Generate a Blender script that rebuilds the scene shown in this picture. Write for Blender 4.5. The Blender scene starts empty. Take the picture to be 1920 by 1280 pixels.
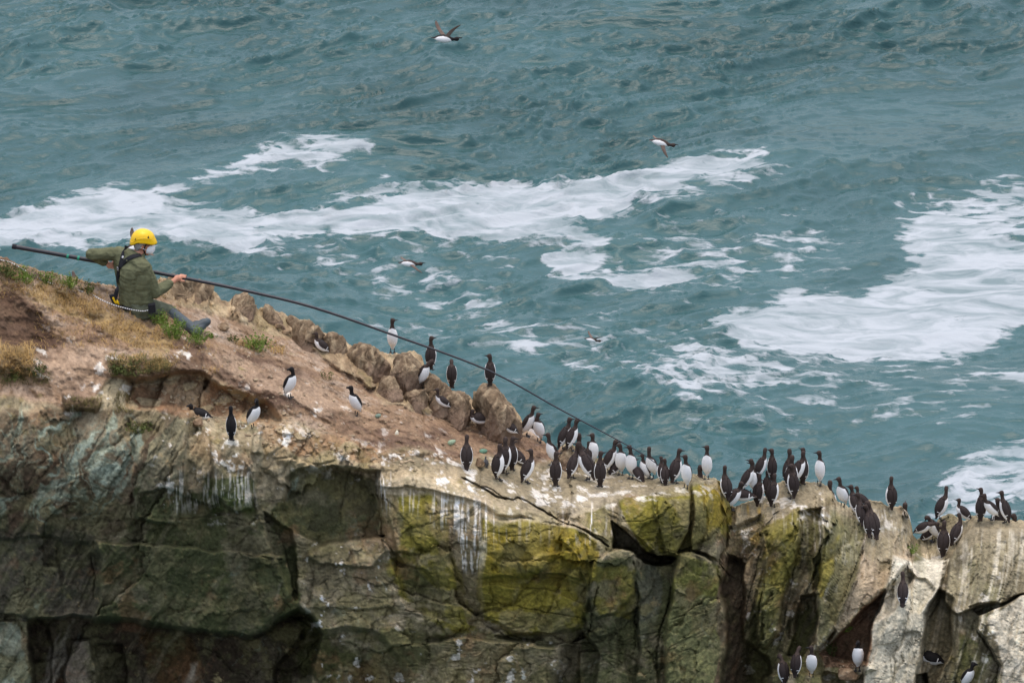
import bpy, bmesh, math, random
import numpy as np
from mathutils import Vector, Matrix
R = math.radians
scene = bpy.context.scene
col = scene.collection

# ------------------------------------------------------------------ camera
CAMZ, PITCH, F = 52.0, R(22.0), 9493.0          # F = focal length in pixels of a 1920 wide picture
cd = bpy.data.cameras.new('camera'); cam = bpy.data.objects.new('camera', cd); col.objects.link(cam)
cam.location = (0, 0, CAMZ); cam.rotation_euler = (R(90) - PITCH, 0, 0)
cd.sensor_width = 36.0; cd.lens = 36.0 * F / 1920.0
cd.clip_start = 1.0; cd.clip_end = 12000.0
scene.camera = cam
# ------------------------------------------------------------------ light: overcast daylight
SUN_EL, SUN_AZ = R(84), R(20)
w = bpy.data.worlds.new('World'); scene.world = w; w.use_nodes = True
nt = w.node_tree; nt.nodes.clear()
sky = nt.nodes.new('ShaderNodeTexSky'); sky.sky_type = 'NISHITA'; sky.sun_disc = False
sky.sun_elevation = SUN_EL; sky.sun_rotation = SUN_AZ; sky.dust_density = 5.0; sky.air_density = 1.0; sky.ozone_density = 1.4
bg = nt.nodes.new('ShaderNodeBackground'); bg.inputs['Strength'].default_value = 0.15
wo = nt.nodes.new('ShaderNodeOutputWorld')
nt.links.new(sky.outputs[0], bg.inputs[0]); nt.links.new(bg.outputs[0], wo.inputs[0])
sl = bpy.data.lights.new('sun', 'SUN'); sl.energy = .9; sl.angle = R(179); sl.color = (1.0, 0.99, 0.97)
so = bpy.data.objects.new('sun', sl); col.objects.link(so)
# sun direction: azimuth measured so that the lamp and the sky agree (sky rotation 0 = +Y, clockwise)
dv = Vector((math.sin(SUN_AZ) * math.cos(SUN_EL), math.cos(SUN_AZ) * math.cos(SUN_EL), math.sin(SUN_EL)))
so.rotation_euler = dv.to_track_quat('Z', 'Y').to_euler()
scene.view_settings.view_transform = 'Standard'; scene.view_settings.look = 'None'
scene.view_settings.exposure = 0.54; scene.view_settings.gamma = 1.0
scene.view_settings.use_curve_mapping = False

# ------------------------------------------------------------------ helpers
rng = np.random.default_rng(7); random.seed(7)
cp, sp = math.cos(PITCH), math.sin(PITCH)
Y0 = 46.4
def at(u, v, Y):
    """point in the world seen at (u, v) of the 1920x1280 frame and lying Y metres in front (arrays or floats)"""
    a = (np.asarray(u, float) - 960) / F; b = (640 - np.asarray(v, float)) / F
    ry = cp + b * sp; rz = -sp + b * cp
    t = np.asarray(Y, float) / ry
    return np.stack(np.broadcast_arrays(a * t, ry * t, CAMZ + rz * t), -1)
def on_sea(u, v):
    a = (np.asarray(u, float) - 960) / F; b = (640 - np.asarray(v, float)) / F
    ry = cp + b * sp; rz = -sp + b * cp
    t = -CAMZ / rz
    return a * t, ry * t
def srgb(r, g, b):
    f = lambda c: ((c / 255 + .055) / 1.055) ** 2.4 if c > 10 else c / 255 / 12.92
    return (f(r), f(g), f(b))
def _h(ix, iy, iz, seed):
    x = (ix.astype(np.int64) * 374761393 + iy.astype(np.int64) * 668265263 + iz.astype(np.int64) * 2147483647 + seed * 1274126177) & 0xffffffff
    x = ((x ^ (x >> 13)) * 1274126177) & 0xffffffff
    x = ((x ^ (x >> 16)) * 2246822519) & 0xffffffff
    return ((x ^ (x >> 15)) & 0xffffff) / float(0xffffff)
def vnoise(x, y, z, seed=0):
    xi, yi, zi = np.floor(x), np.floor(y), np.floor(z)
    fx, fy, fz = x - xi, y - yi, z - zi
    sx, sy, sz = [f * f * f * (f * (f * 6 - 15) + 10) for f in (fx, fy, fz)]
    out = 0
    for dx in (0, 1):
        for dy in (0, 1):
            for dz in (0, 1):
                h = _h(xi + dx, yi + dy, zi + dz, seed)
                out = out + h * (sx if dx else 1 - sx) * (sy if dy else 1 - sy) * (sz if dz else 1 - sz)
    return out * 2 - 1
def fbm(x, y, z, octv=4, seed=0, gain=.5):
    a, s, out = 1.0, 0.0, 0
    for o in range(octv):
        k = 2.03 ** o
        out = out + a * vnoise(x * k + 17.3 * o, y * k - 9.1 * o, z * k + 3.7 * o, seed + o * 13); s += a; a *= gain
    return out / s * 1.6
def cells(x, y, seed=0):
    """jittered cells: id hash triples, offset to the nearest centre, F1, F2"""
    xi, yi = np.floor(x), np.floor(y)
    f1 = np.full(x.shape, 9.0); f2 = np.full(x.shape, 9.0)
    bx = np.zeros(x.shape); by = np.zeros(x.shape); cx = np.zeros(x.shape); cy = np.zeros(x.shape)
    z0 = np.zeros(x.shape)
    for dx in (-1, 0, 1):
        for dy in (-1, 0, 1):
            gx, gy = xi + dx, yi + dy
            px = gx + .5 + .85 * (_h(gx, gy, z0, seed) - .5); py = gy + .5 + .85 * (_h(gx, gy, z0, seed + 1) - .5)
            d = np.hypot(px - x, py - y)
            m = d < f1
            f2 = np.where(m, f1, np.minimum(f2, d))
            f1 = np.where(m, d, f1)
            bx = np.where(m, gx, bx); by = np.where(m, gy, by); cx = np.where(m, x - px, cx); cy = np.where(m, y - py, cy)
    hs = [_h(bx, by, z0, seed + k) * 2 - 1 for k in (5, 6, 7, 8)]
    return hs, cx, cy, f1, f2
def facets(x, y, seed, tilt=1.0):
    hs, cx, cy, f1, f2 = cells(x, y, seed)
    return hs[0] * .5 + tilt * (hs[1] * cx + hs[2] * cy), f2 - f1, hs[3]
def smooth(a, b, x):
    t = np.clip((x - a) / (b - a), 0, 1); return t * t * (3 - 2 * t)
def sdf(poly, U, V):
    """signed distance to a polygon, positive inside"""
    d = np.full(U.shape, 1e9); ins = np.zeros(U.shape, bool); n = len(poly)
    for i in range(n):
        x0, y0 = poly[i]; x1, y1 = poly[(i + 1) % n]
        ex, ey = x1 - x0, y1 - y0
        t = np.clip(((U - x0) * ex + (V - y0) * ey) / (ex * ex + ey * ey + 1e-9), 0, 1)
        d = np.minimum(d, np.hypot(U - x0 - t * ex, V - y0 - t * ey))
        if y0 != y1:
            c = (y0 > V) != (y1 > V)
            ins ^= c & (U < (x1 - x0) * (V - y0) / (y1 - y0) + x0)
    return np.where(ins, d, -d)
def mesh_from(name, verts, faces, smooth_sh=True):
    """verts (n,3) array; faces an (m,k) int array or a list of tuples"""
    me = bpy.data.meshes.new(name)
    if isinstance(faces, np.ndarray):
        m, k = faces.shape
        me.vertices.add(len(verts)); me.vertices.foreach_set('co', np.asarray(verts, np.float32).ravel())
        me.loops.add(m * k); me.loops.foreach_set('vertex_index', faces.astype(np.int32).ravel())
        me.polygons.add(m); me.polygons.foreach_set('loop_start', (np.arange(m) * k).astype(np.int32))
        me.polygons.foreach_set('loop_total', np.full(m, k, np.int32))
        me.update(calc_edges=True); me.validate()
    else:
        me.from_pydata([tuple(map(float, v)) for v in verts], [], faces)
    if smooth_sh: me.polygons.foreach_set('use_smooth', np.ones(len(me.polygons), bool))
    return me
def obj(name, me, mat, parent=None, **props):
    o = bpy.data.objects.new(name, me)
    if mat and not me.materials: me.materials.append(mat)
    col.objects.link(o)
    if parent: o.parent = parent
    for k, v in props.items(): o[k] = v
    return o
def empty(name, loc, label, cat, group=None, rz=0):
    o = bpy.data.objects.new(name, None); col.objects.link(o); o.location = tuple(map(float, loc)); o.rotation_euler = (0, 0, rz)
    o.empty_display_size = .1
    o['label'] = label; o['category'] = cat
    if group: o['group'] = group
    return o
def attr(me, name, vals):
    a = me.attributes.new(name, 'FLOAT' if vals.ndim == 1 else 'FLOAT_COLOR', 'POINT')
    if vals.ndim == 1: a.data.foreach_set('value', vals.astype(np.float32))
    else:
        c = np.ones((len(vals), 4), np.float32); c[:, :3] = vals; a.data.foreach_set('color', c.ravel())
def material(name):
    m = bpy.data.materials.new(name); m.use_nodes = True
    nt = m.node_tree; b = nt.nodes['Principled BSDF']
    return m, nt, b
def N(nt, t, **kw):
    n = nt.nodes.new(t)
    for k, v in kw.items():
        if k in n.inputs: n.inputs[k].default_value = v
        else: setattr(n, k, v)
    return n
def simple(name, rgb, rough=.7, var=.25, scale=30.0, bump=.0, spec=.3, metal=0):
    """procedural paint: base colour mottled by noise, optional bump"""
    m, nt, b = material(name); L = nt.links.new
    tc = N(nt, 'ShaderNodeTexCoord'); no = N(nt, 'ShaderNodeTexNoise', Scale=scale, Detail=4.0)
    L(tc.outputs['Object'], no.inputs['Vector'])
    mr = N(nt, 'ShaderNodeMapRange'); mr.inputs['From Min'].default_value = .3; mr.inputs['From Max'].default_value = .7
    mr.inputs['To Min'].default_value = 1 - var; mr.inputs['To Max'].default_value = 1 + var
    L(no.outputs['Fac'], mr.inputs['Value'])
    mx = N(nt, 'ShaderNodeVectorMath', operation='SCALE'); mx.inputs[0].default_value = rgb; L(mr.outputs[0], mx.inputs['Scale'])
    L(mx.outputs[0], b.inputs['Base Color'])
    b.inputs['Roughness'].default_value = rough; b.inputs['Specular IOR Level'].default_value = spec; b.inputs['Metallic'].default_value = metal
    if bump:
        bp = N(nt, 'ShaderNodeBump', Strength=1.0, Distance=bump); L(no.outputs['Fac'], bp.inputs['Height']); L(bp.outputs[0], b.inputs['Normal'])
    return m
# ------------------------------------------------------------------ the sea
def axis(lo, hi, step, far_lo, far_hi, grow=1.35):
    c = list(np.arange(lo, hi, step)); s = step; x = lo; pre = []
    while x > far_lo: s *= grow; x -= s; pre.append(max(x, far_lo))
    s = step; x = c[-1]; post = []
    while x < far_hi: s *= grow; x += s; post.append(min(x, far_hi))
    return np.array(pre[::-1] + c + post)
sx = axis(-30, 30, .078, -2500, 2500); sy = axis(84, 190, .11, 20, 9000)
SX, SY = np.meshgrid(sx, sy); 
def seah(x, y):
    """wave height: wind sea running obliquely across the view, crests roughly along x and rising to the right"""
    ca, sa = math.cos(R(27)), math.sin(R(27))
    wx = fbm(x * .12, y * .12, 0 * x, 2, 91) * 1.6; wy = fbm(x * .12, y * .12, 0 * x + 5, 2, 95) * 1.2
    a = (x + wx) * ca + (y + wy) * sa; b = -(x + wx) * sa + (y + wy) * ca
    def ridg(s, kx, ky, seed, oct_=2):
        n = fbm(a * kx / s, b * ky / s, 0 * a, oct_, seed); return 1 - 2 * np.abs(n)
    h = .30 * fbm(a * .10, b * .22, 0 * a, 2, 3)
    g = .62 + .9 * smooth(-.5, .6, fbm(x * .07, y * .07, 0 * x + 2, 2, 77))
    def crest(n): return np.clip(1 - np.abs(n) * 1.7, 0, 1) ** 1.5
    h += .17 * g * crest(fbm(a * .16, b * .42, 0 * a, 3, 21))
    h += .115 * g * crest(fbm(a * .42, b * 1.15, 0 * a, 3, 33))
    h += .060 * g * crest(fbm(a * .9, b * 2.6, 0 * a, 2, 44))
    h += .016 * fbm(a * 1.7, b * 4.6, 0 * a, 2, 47)
    return h
core = (np.abs(SX) < 30.5) & (SY > 83) & (SY < 191)
SH = np.zeros(SX.shape); SH[core] = seah(SX[core], SY[core])
edge = smooth(0, 3, 30.5 - np.abs(SX)) * smooth(0, 3, SY - 83) * smooth(0, 3, 191 - SY)
SH *= edge
# foam patches, outlined where they float
FOAM = [
 (.84, 30, [(-60,425),(90,382),(180,358),(250,352),(300,382),(420,398),(540,402),(640,392),(720,372),(770,350),(900,338),(1100,344),(1250,328),(1425,306),(1430,318),(1375,340),(1330,352),(1230,378),(1150,408),(1075,425),(1110,442),(1165,455),(1160,478),(1080,462),(960,458),(850,448),(700,450),(560,452),(480,474),(440,476),(400,452),(290,462),(150,456),(60,448),(-60,470)]),
 (.72, 30, [(230,362),(400,332),(450,305),(560,272),(690,278),(705,300),(600,325),(520,322),(430,345),(300,372)]),
 (.84, 24, [(1040,490),(1080,472),(1150,462),(1175,470),(1130,490),(1110,505),(1200,505),(1290,498),(1330,508),(1280,526),(1200,534),(1090,526),(1050,505)]),
 (.60, 45, [(1090,480),(1240,478),(1400,460),(1440,480),(1350,525),(1200,520)]),
 (.58, 50, [(1200,340),(1440,310),(1500,345),(1380,380),(1250,405),(1150,410)]),
 (.86, 32, [(1345,592),(1420,575),(1500,550),(1620,545),(1700,520),(1740,505),(1730,470),(1690,420),(1760,400),(1840,400),(1870,440),(1930,470),(2100,480),(2100,590),(1920,600),(1860,640),(1760,665),(1690,676),(1600,660),(1500,655),(1400,655),(1350,615)]),
 (.64, 50, [(1660,420),(1740,370),(1900,330),(2000,380),(1960,470),(1800,500),(1700,500)]),
 (.80, 26, [(1828,694),(1870,680),(2000,690),(2000,720),(1900,716)]),
 (.66, 34, [(1720,975),(1780,900),(1850,850),(2000,840),(2000,960),(1850,985)]),
 (.54, 50, [(1180,640),(1330,640),(1520,680),(1700,690),(1800,660),(1830,680),(1600,740),(1480,745),(1400,760),(1260,790),(1200,740)]),
 (.50, 60, [(660,480),(860,500),(1000,600),(1100,640),(1180,700),(1060,700),(900,640),(700,560)]),
 (.56, 40, [(560,360),(720,340),(760,360),(700,400),(600,400)]),
 (.57, 30, [(680,520),(720,500),(800,505),(760,545),(690,545)]),
 (.55, 40, [(870,590),(960,600),(1040,650),(1060,700),(960,690),(880,640)]),
 (.50, 60, [(300,470),(560,450),(900,450),(1040,470),(1000,510),(700,500),(450,500)]),
 (.47, 90, [(1100,440),(1500,400),(1680,440),(1500,560),(1300,580),(1100,560)]),
 (.44, 80, [(600,600),(900,560),(1340,600),(1900,650),(1920,800),(1300,830),(900,700)]),
]
sea_me = None
dens = np.zeros(SX.shape)
tt_y = SY * cp + (CAMZ) * sp            # camera-forward distance of each sea point
PU = 960 + SX / tt_y * F; PV = 640 - ((SY * sp - CAMZ * cp) / tt_y) * F
wu = PU + 26 * fbm(SX * .35, SY * .35, 0 * SX, 4, 61); wv = PV + 13 * fbm(SX * .35, SY * .35, 0 * SX + 9, 4, 67)
for s, soft, poly in FOAM:
    xs = [p[0] for p in poly]; ys = [p[1] for p in poly]
    m = (wu > min(xs) - soft) & (wu < max(xs) + soft) & (wv > min(ys) - soft) & (wv < max(ys) + soft)
    if not m.any(): continue
    d = sdf([(x, y * 1.0) for x, y in poly], wu[m], wv[m])
    dens[m] = np.maximum(dens[m], s * smooth(-soft * 1.3, soft * .9, d))
dens *= core
SH = SH * (1 - .45 * smooth(.6, 1, dens))
ny, nx = SX.shape
idx = np.arange(nx * ny).reshape(ny, nx)
fc = np.stack([idx[:-1, :-1], idx[:-1, 1:], idx[1:, 1:], idx[1:, :-1]], -1).reshape(-1, 4)
sea_me = mesh_from('sea', np.stack([SX, SY - .45 * SH * (1 - .6 * smooth(.6, 1, dens)), SH], -1).reshape(-1, 3), fc)
attr(sea_me, 'foam', dens.ravel())
m_sea, nt, b = material('sea_water'); L = nt.links.new
tc = N(nt, 'ShaderNodeTexCoord')
mp = N(nt, 'ShaderNodeMapping'); mp.inputs['Rotation'].default_value = (0, 0, R(-27)); mp.inputs['Scale'].default_value = (.42, 1.1, 1.0); L(tc.outputs['Object'], mp.inputs[0])
n1 = N(nt, 'ShaderNodeTexNoise', Scale=2.6, Detail=5.0, Roughness=.55, Distortion=.25); L(mp.outputs[0], n1.inputs['Vector'])
n2 = N(nt, 'ShaderNodeTexNoise', Scale=.16, Detail=3.0); L(tc.outputs['Object'], n2.inputs['Vector'])
# foam lace
fa = N(nt, 'ShaderNodeAttribute', attribute_name='foam')
wn = N(nt, 'ShaderNodeTexNoise', Scale=1.3, Detail=4.0); L(tc.outputs['Object'], wn.inputs['Vector'])
wm = N(nt, 'ShaderNodeVectorMath', operation='SCALE'); wm.inputs['Scale'].default_value = .9; L(wn.outputs['Color'], wm.inputs[0])
wa = N(nt, 'ShaderNodeVectorMath', operation='ADD'); L(mp.outputs[0], wa.inputs[0]); L(wm.outputs[0], wa.inputs[1])
vo = N(nt, 'ShaderNodeTexVoronoi', Scale=1.25, feature='DISTANCE_TO_EDGE'); L(wa.outputs[0], vo.inputs['Vector'])
n3 = N(nt, 'ShaderNodeTexNoise', Scale=2.2, Detail=8.0, Roughness=.62, Distortion=.4); L(mp.outputs[0], n3.inputs['Vector'])
# threshold = .62*noise + .9*voronoi edge distance
m1 = N(nt, 'ShaderNodeMath', operation='MULTIPLY'); m1.inputs[1].default_value = .70; L(vo.outputs['Distance'], m1.inputs[0])
m2 = N(nt, 'ShaderNodeMath', operation='MULTIPLY_ADD'); m2.inputs[1].default_value = 1.15; L(n3.outputs['Fac'], m2.inputs[0]); L(m1.outputs[0], m2.inputs[2])
m3 = N(nt, 'ShaderNodeMath', operation='SUBTRACT'); L(fa.outputs['Fac'], m3.inputs[0]); L(m2.outputs[0], m3.inputs[1])
fr = N(nt, 'ShaderNodeMapRange', interpolation_type='SMOOTHSTEP'); fr.inputs['From Min'].default_value = -.22; fr.inputs['From Max'].default_value = -.03
L(m3.outputs[0], fr.inputs['Value'])
# thin milky foam inside the patches lets some water through
th = N(nt, 'ShaderNodeTexNoise', Scale=1.1, Detail=6.0, Roughness=.6, Distortion=1.0); L(mp.outputs[0], th.inputs['Vector'])
thr = N(nt, 'ShaderNodeMapRange'); thr.inputs['From Min'].default_value = .33; thr.inputs['From Max'].default_value = .58; thr.inputs['To Min'].default_value = .38; L(th.outputs['Fac'], thr.inputs['Value'])
ff = N(nt, 'ShaderNodeMath', operation='MULTIPLY'); L(fr.outputs[0], ff.inputs[0]); L(thr.outputs[0], ff.inputs[1])
wc = N(nt, 'ShaderNodeMixRGB'); wc.inputs[1].default_value = (.021, .070, .071, 1); wc.inputs[2].default_value = (.032, .094, .096, 1)
wr = N(nt, 'ShaderNodeMapRange'); wr.inputs['From Min'].default_value = .35; wr.inputs['From Max'].default_value = .65; L(n2.outputs['Fac'], wr.inputs['Value']); L(wr.outputs[0], wc.inputs[0])
# milky aerated water round the foam
aer = N(nt, 'ShaderNodeMixRGB'); aer.inputs[2].default_value = (.06, .16, .165, 1); L(wc.outputs[0], aer.inputs[1])
am = N(nt, 'ShaderNodeMath', operation='MULTIPLY'); am.inputs[1].default_value = .45; L(fa.outputs['Fac'], am.inputs[0]); L(am.outputs[0], aer.inputs[0])
fm = N(nt, 'ShaderNodeMixRGB'); fm.inputs[2].default_value = (.42, .455, .475, 1); L(ff.outputs[0], fm.inputs[0]); L(aer.outputs[0], fm.inputs[1])
L(fm.outputs[0], b.inputs['Base Color'])
rr = N(nt, 'ShaderNodeMapRange'); rr.inputs['To Min'].default_value = .22; rr.inputs['To Max'].default_value = .8; L(fr.outputs[0], rr.inputs['Value']); L(rr.outputs[0], b.inputs['Roughness'])
b.inputs['IOR'].default_value = 1.34; b.inputs['Specular IOR Level'].default_value = .5
n5 = N(nt, 'ShaderNodeTexNoise', Scale=7.5, Detail=4.0, Roughness=.6); L(mp.outputs[0], n5.inputs['Vector'])
n6 = N(nt, 'ShaderNodeMath', operation='MULTIPLY_ADD'); n6.inputs[1].default_value = .45; L(n5.outputs['Fac'], n6.inputs[0]); L(n1.outputs['Fac'], n6.inputs[2])
bsum = N(nt, 'ShaderNodeMath', operation='MULTIPLY_ADD'); bsum.inputs[1].default_value = .35; L(ff.outputs[0], bsum.inputs[0]); L(n6.outputs[0], bsum.inputs[2])
bp = N(nt, 'ShaderNodeBump', Strength=1.0, Distance=.05); L(bsum.outputs[0], bp.inputs['Height']); L(bp.outputs[0], b.inputs['Normal'])
obj('sea', sea_me, m_sea, kind='structure')
# ------------------------------------------------------------------ the headland: plateau, rim and cliff face
SKY = [(-400,440),(-160,470),(0,480),(40,500),(90,512),(130,522),(165,532),(200,536),(240,542),(285,538),(300,522),(330,522),(360,536),(385,540),(405,550),(415,566),(425,568),(436,556),(462,556),(476,572),(484,582),(505,576),(524,586),(540,594),(560,604),(580,606),(602,622),(625,630),(645,640),(660,650),(700,650),(728,668),(745,664),(770,660),(790,668),(797,694),(815,702),(832,722),(850,734),(880,742),(888,752),(903,726),(920,724),(942,742),(962,764),(976,786),(984,804),(1000,812),(1015,824),(1030,836),(1045,846),(1052,838),(1062,832),(1078,836),(1092,850),(1110,856),(1135,862),(1150,872),(1162,886),(1190,893),(1230,898),(1262,902),(1290,903),(1300,893),(1315,891),(1340,898),(1352,906),(1360,922),(1367,942),(1378,952),(1392,948),(1410,938),(1440,930),(1455,912),(1470,905),(1490,903),(1515,905),(1540,905),(1552,914),(1562,928),(1572,942),(1590,950),(1608,954),(1620,944),(1636,940),(1650,942),(1665,950),(1690,952),(1702,962),(1709,980),(1712,1002),(1722,1012),(1745,1006),(1755,985),(1768,971),(1785,965),(1800,970),(1808,978),(1822,970),(1842,969),(1860,975),(1900,976),(1920,978),(2080,990),(2300,1010)]
CP = [(0,480,1.75),(0,600,.95),(0,700,.35),(0,775,.1),(0,850,-.1),(0,1000,0),(0,1280,.0),(-160,470,1.9),(-160,700,.3),(-160,900,-.1),(-160,1340,0),
 (120,520,1.75),(120,640,1.0),(120,760,.25),(130,800,.05),(150,900,-.1),(150,1280,.1),
 (250,540,2.2),(250,600,1.5),(250,660,.95),(230,700,.65),(300,690,.7),(300,770,.3),(300,850,-.05),(300,1000,-.05),(300,1280,.1),
 (380,560,2.5),(380,640,1.45),(380,700,.85),(420,720,.95),(420,780,.75),(430,820,.35),(450,900,.1),(450,1280,.1),
 (500,594,2.7),(500,680,1.6),(540,740,.95),(560,780,.75),(560,830,.45),(600,880,.3),(600,1000,.2),(600,1280,.05),
 (600,625,2.9),(620,700,1.9),(660,780,1.05),(680,830,.75),(720,880,.4),(720,1000,.1),(760,1280,0),
 (740,675,2.9),(760,760,1.7),(780,820,1.0),(830,870,.65),(850,910,.25),(880,960,.02),(900,1280,-.1),
 (850,740,2.7),(880,800,1.85),(930,850,1.3),(900,890,.75),(960,910,.7),(960,950,.2),(1000,1000,0),(1030,1280,-.05),
 (980,800,2.4),(1030,840,2.0),(1060,860,1.6),(1060,900,1.05),(1080,930,.6),(1110,960,.35),(1130,1000,.2),(1130,1280,.1),
 (1150,875,1.8),(1180,900,1.2),(1170,925,.6),(1220,900,1.3),(1230,930,.5),(1230,1030,.5),(1230,1100,.3),(1230,1280,.1),
 (1315,895,1.3),(1320,940,.7),(1320,1050,.5),(1320,1280,.15),(1380,960,1.5),(1420,945,1.7),(1420,985,1.2),(1400,1050,1.2),(1400,1280,1.0),
 (1500,905,1.9),(1500,960,1.3),(1480,1000,1.05),(1480,1150,.95),(1460,1240,.8),(1480,1280,.5),(1560,930,1.8),(1560,1000,1.2),(1560,1150,.9),(1560,1230,.8),(1600,1280,.4),
 (1610,958,1.9),(1640,945,2.1),(1640,1020,1.6),(1680,1000,1.7),(1690,1060,1.4),(1680,1150,.75),(1690,1280,.45),
 (1740,1010,2.4),(1740,1045,1.8),(1740,1100,1.1),(1740,1280,.5),(1785,968,2.4),(1830,975,2.0),(1840,1040,1.4),(1840,1150,.9),(1850,1280,.45),
 (1920,980,1.9),(1920,1050,1.3),(1920,1150,.8),(1920,1280,.3),(2080,990,2.0),(2080,1280,.3)]
def tps_fit(P, Z, lam=.02):
    n = len(P); d = np.hypot(P[:, None, 0] - P[None, :, 0], P[:, None, 1] - P[None, :, 1])
    K = np.where(d > 0, d, 0)                                       # linear kernel: no overshoot
    A = np.zeros((n + 3, n + 3)); A[:n, :n] = K + lam * np.eye(n); A[:n, n] = 1; A[:n, n + 1:] = P; A[n, :n] = 1; A[n + 1:, :n] = P.T
    return np.linalg.solve(A, np.concatenate([Z, np.zeros(3)]))
CPa = np.array(CP, float); PN = CPa[:, :2] / 200.0
WT = tps_fit(PN, CPa[:, 2])
def base_depth(U, V):
    u, v = U / 200.0, V / 200.0; o = WT[-3] + WT[-2] * u + WT[-1] * v
    for (a, b_), w_ in zip(PN, WT[:len(PN)]): o = o + w_ * np.sqrt((u - a) ** 2 + (v - b_) ** 2 + .01)
    return o
ucol = np.arange(-170, 2092, 1.95); NU = len(ucol); NV = 400
skyv = np.interp(ucol, [p[0] for p in SKY], [p[1] for p in SKY])
skyv = skyv + 2.5 * fbm(ucol / 14, 0 * ucol, 0 * ucol, 3, 5) + 1.5 * fbm(ucol / 4.0, 0 * ucol, 0 * ucol, 2, 6)
VB = 1345.0
s_ = np.linspace(0, 1, NV)[:, None]
U = np.broadcast_to(ucol[None, :], (NV, NU)).copy(); V = skyv[None, :] * (1 - s_) + VB * s_
D = base_depth(U, V)
P0 = at(U, V, Y0 + D)
Xw, Yw, Zw = P0[..., 0], P0[..., 1], P0[..., 2]
# two kinds of surface: trodden soil (soil=1) and bare rock
wu1 = U + 10 * fbm(Xw * 2.2, Zw * 2.2, Yw, 4, 11); wv1 = V + 10 * fbm(Xw * 2.2 + 40, Zw * 2.2, Yw, 4, 12)
wu2 = U + 4 * fbm(Xw * 5, Zw * 5, Yw, 3, 13); wv2 = V + 4 * fbm(Xw * 5 + 40, Zw * 5, Yw, 3, 14)
def reg(poly, soft=8.0, warp=1, inner=False):
    """soft-edged membership of a region outlined on the cliff; edge centred on the outline"""
    a, b_ = (wu1, wv1) if warp else (wu2, wv2)
    xs = [p[0] for p in poly]; ys = [p[1] for p in poly]; s = soft + 2
    m = (a > min(xs) - s) & (a < max(xs) + s) & (b_ > min(ys) - s) & (b_ < max(ys) + s)
    o = np.zeros(U.shape)
    if m.any(): o[m] = smooth(-soft / 2, soft / 2, sdf(poly, a[m], b_[m]))
    return o
SOILP = [(-200,400),(1010,780),(1050,842),(1080,850),(1060,870),(1000,868),(930,850),(860,868),(800,850),(740,836),(640,822),(590,800),(520,778),(470,760),(400,715),(372,712),(300,700),(215,690),(190,720),(150,770),(100,760),(40,745),(-200,760)]
soil = reg(SOILP, 16)
RIDGE = [(280,500),(400,500),(480,560),(620,610),(740,640),(800,670),(860,720),(920,700),(990,790),(990,815),(940,815),(880,795),(840,780),(780,768),(730,752),(690,722),(600,672),(530,628),(470,606),(420,600),(400,575),(300,562)]
ridge = reg(RIDGE, 26)
soil = soil * (1 - .85 * smooth(.25, .75, ridge + .5 * (ridge > .02) * fbm(Xw * 5, Yw * 5, Zw * 5, 3, 333)))
# ---- strata: cell facets stretched along the bedding, one direction per part of the cliff
def strata(ang, stretch, size, seed, tilt=1.0):
    """facets with long axis at `ang` degrees from horizontal (measured in the face)"""
    c, s = math.cos(R(ang)), math.sin(R(ang))
    hx = Xw + .16 * fbm(Xw * 1.7, Zw * 1.7, Yw, 5, seed + 50, .6); hz = Zw + .16 * fbm(Xw * 1.7 + 9, Zw * 1.7, Yw, 5, seed + 60, .6)
    a = (hx * c + hz * s) / (size * stretch); b_ = (-hx * s + hz * c) / size
    return facets(a, b_, seed, tilt)
left = smooth(560, 300, U + 0 * V); right = smooth(1290, 1420, U)
mid = 1 - np.maximum(left, right)
E = np.zeros(U.shape); crack = np.zeros(U.shape)
for wgt, ang, st, ang2, st2 in ((left, 62, 2.6, 80, 2.0), (mid, 6, 1.5, 86, 1.7), (right, 68, 4.2, 64, 3.2)):
    for size, amp, k in ((.62, .17, 0), (.26, .045, 1), (.10, .010, 2)):
        an, s2 = (ang, st) if k != 1 else (ang2, st2)
        f, e, _ = strata(an, s2, size, 100 + 7 * k + int(ang), 1.1)
        ck = smooth(.10, .0, e) * (.5 + .5 * vnoise(Xw * 1.3, Zw * 1.3, Yw + k, 31 + k))
        E += wgt * (amp * f + amp * .28 * np.clip(ck, 0, 1)); crack = np.maximum(crack, wgt * ck * (1 if k < 2 else .4))
# bedding ribs
def ribs(ang, per, seed):
    c, s = math.cos(R(ang)), math.sin(R(ang)); q = (-Xw * s + Zw * c); p = Xw * c + Zw * s
    return fbm(q / per + .5 * fbm(Xw * 2, Zw * 2, Yw, 3, seed), p * .35, Yw * .4, 4, seed + 1, .6)
rib = left * ribs(60, .10, 201) + mid * ribs(12, .16, 211) * .6 + mid * ribs(84, .12, 215) * .5 + right * ribs(70, .075, 221)
E += .034 * rib
def joints(ang, fa, fb, seed):
    c, s = math.cos(R(ang)), math.sin(R(ang)); n_ = fbm((-Xw * s + Zw * c) * fb + .35 * fbm(Xw * 2.5, Zw * 2.5, Yw, 3, seed + 1), (Xw * c + Zw * s) * fa, Yw * .6, 4, seed, .6)
    return smooth(.055, .0, np.abs(n_))
jn = left * np.maximum(joints(60, 1.0, 4.5, 231), .7 * joints(8, .8, 3, 233)) + mid * np.maximum(joints(5, .8, 3.2, 235), .8 * joints(84, .8, 2.6, 237)) + right * np.maximum(joints(69, .7, 4.5, 239), .6 * joints(-20, .9, 2, 241))
E += .022 * jn
E += .016 * fbm(Xw * 9, Zw * 9, Yw * 9, 4, 301, .6)
facew = 1 - soil
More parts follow.
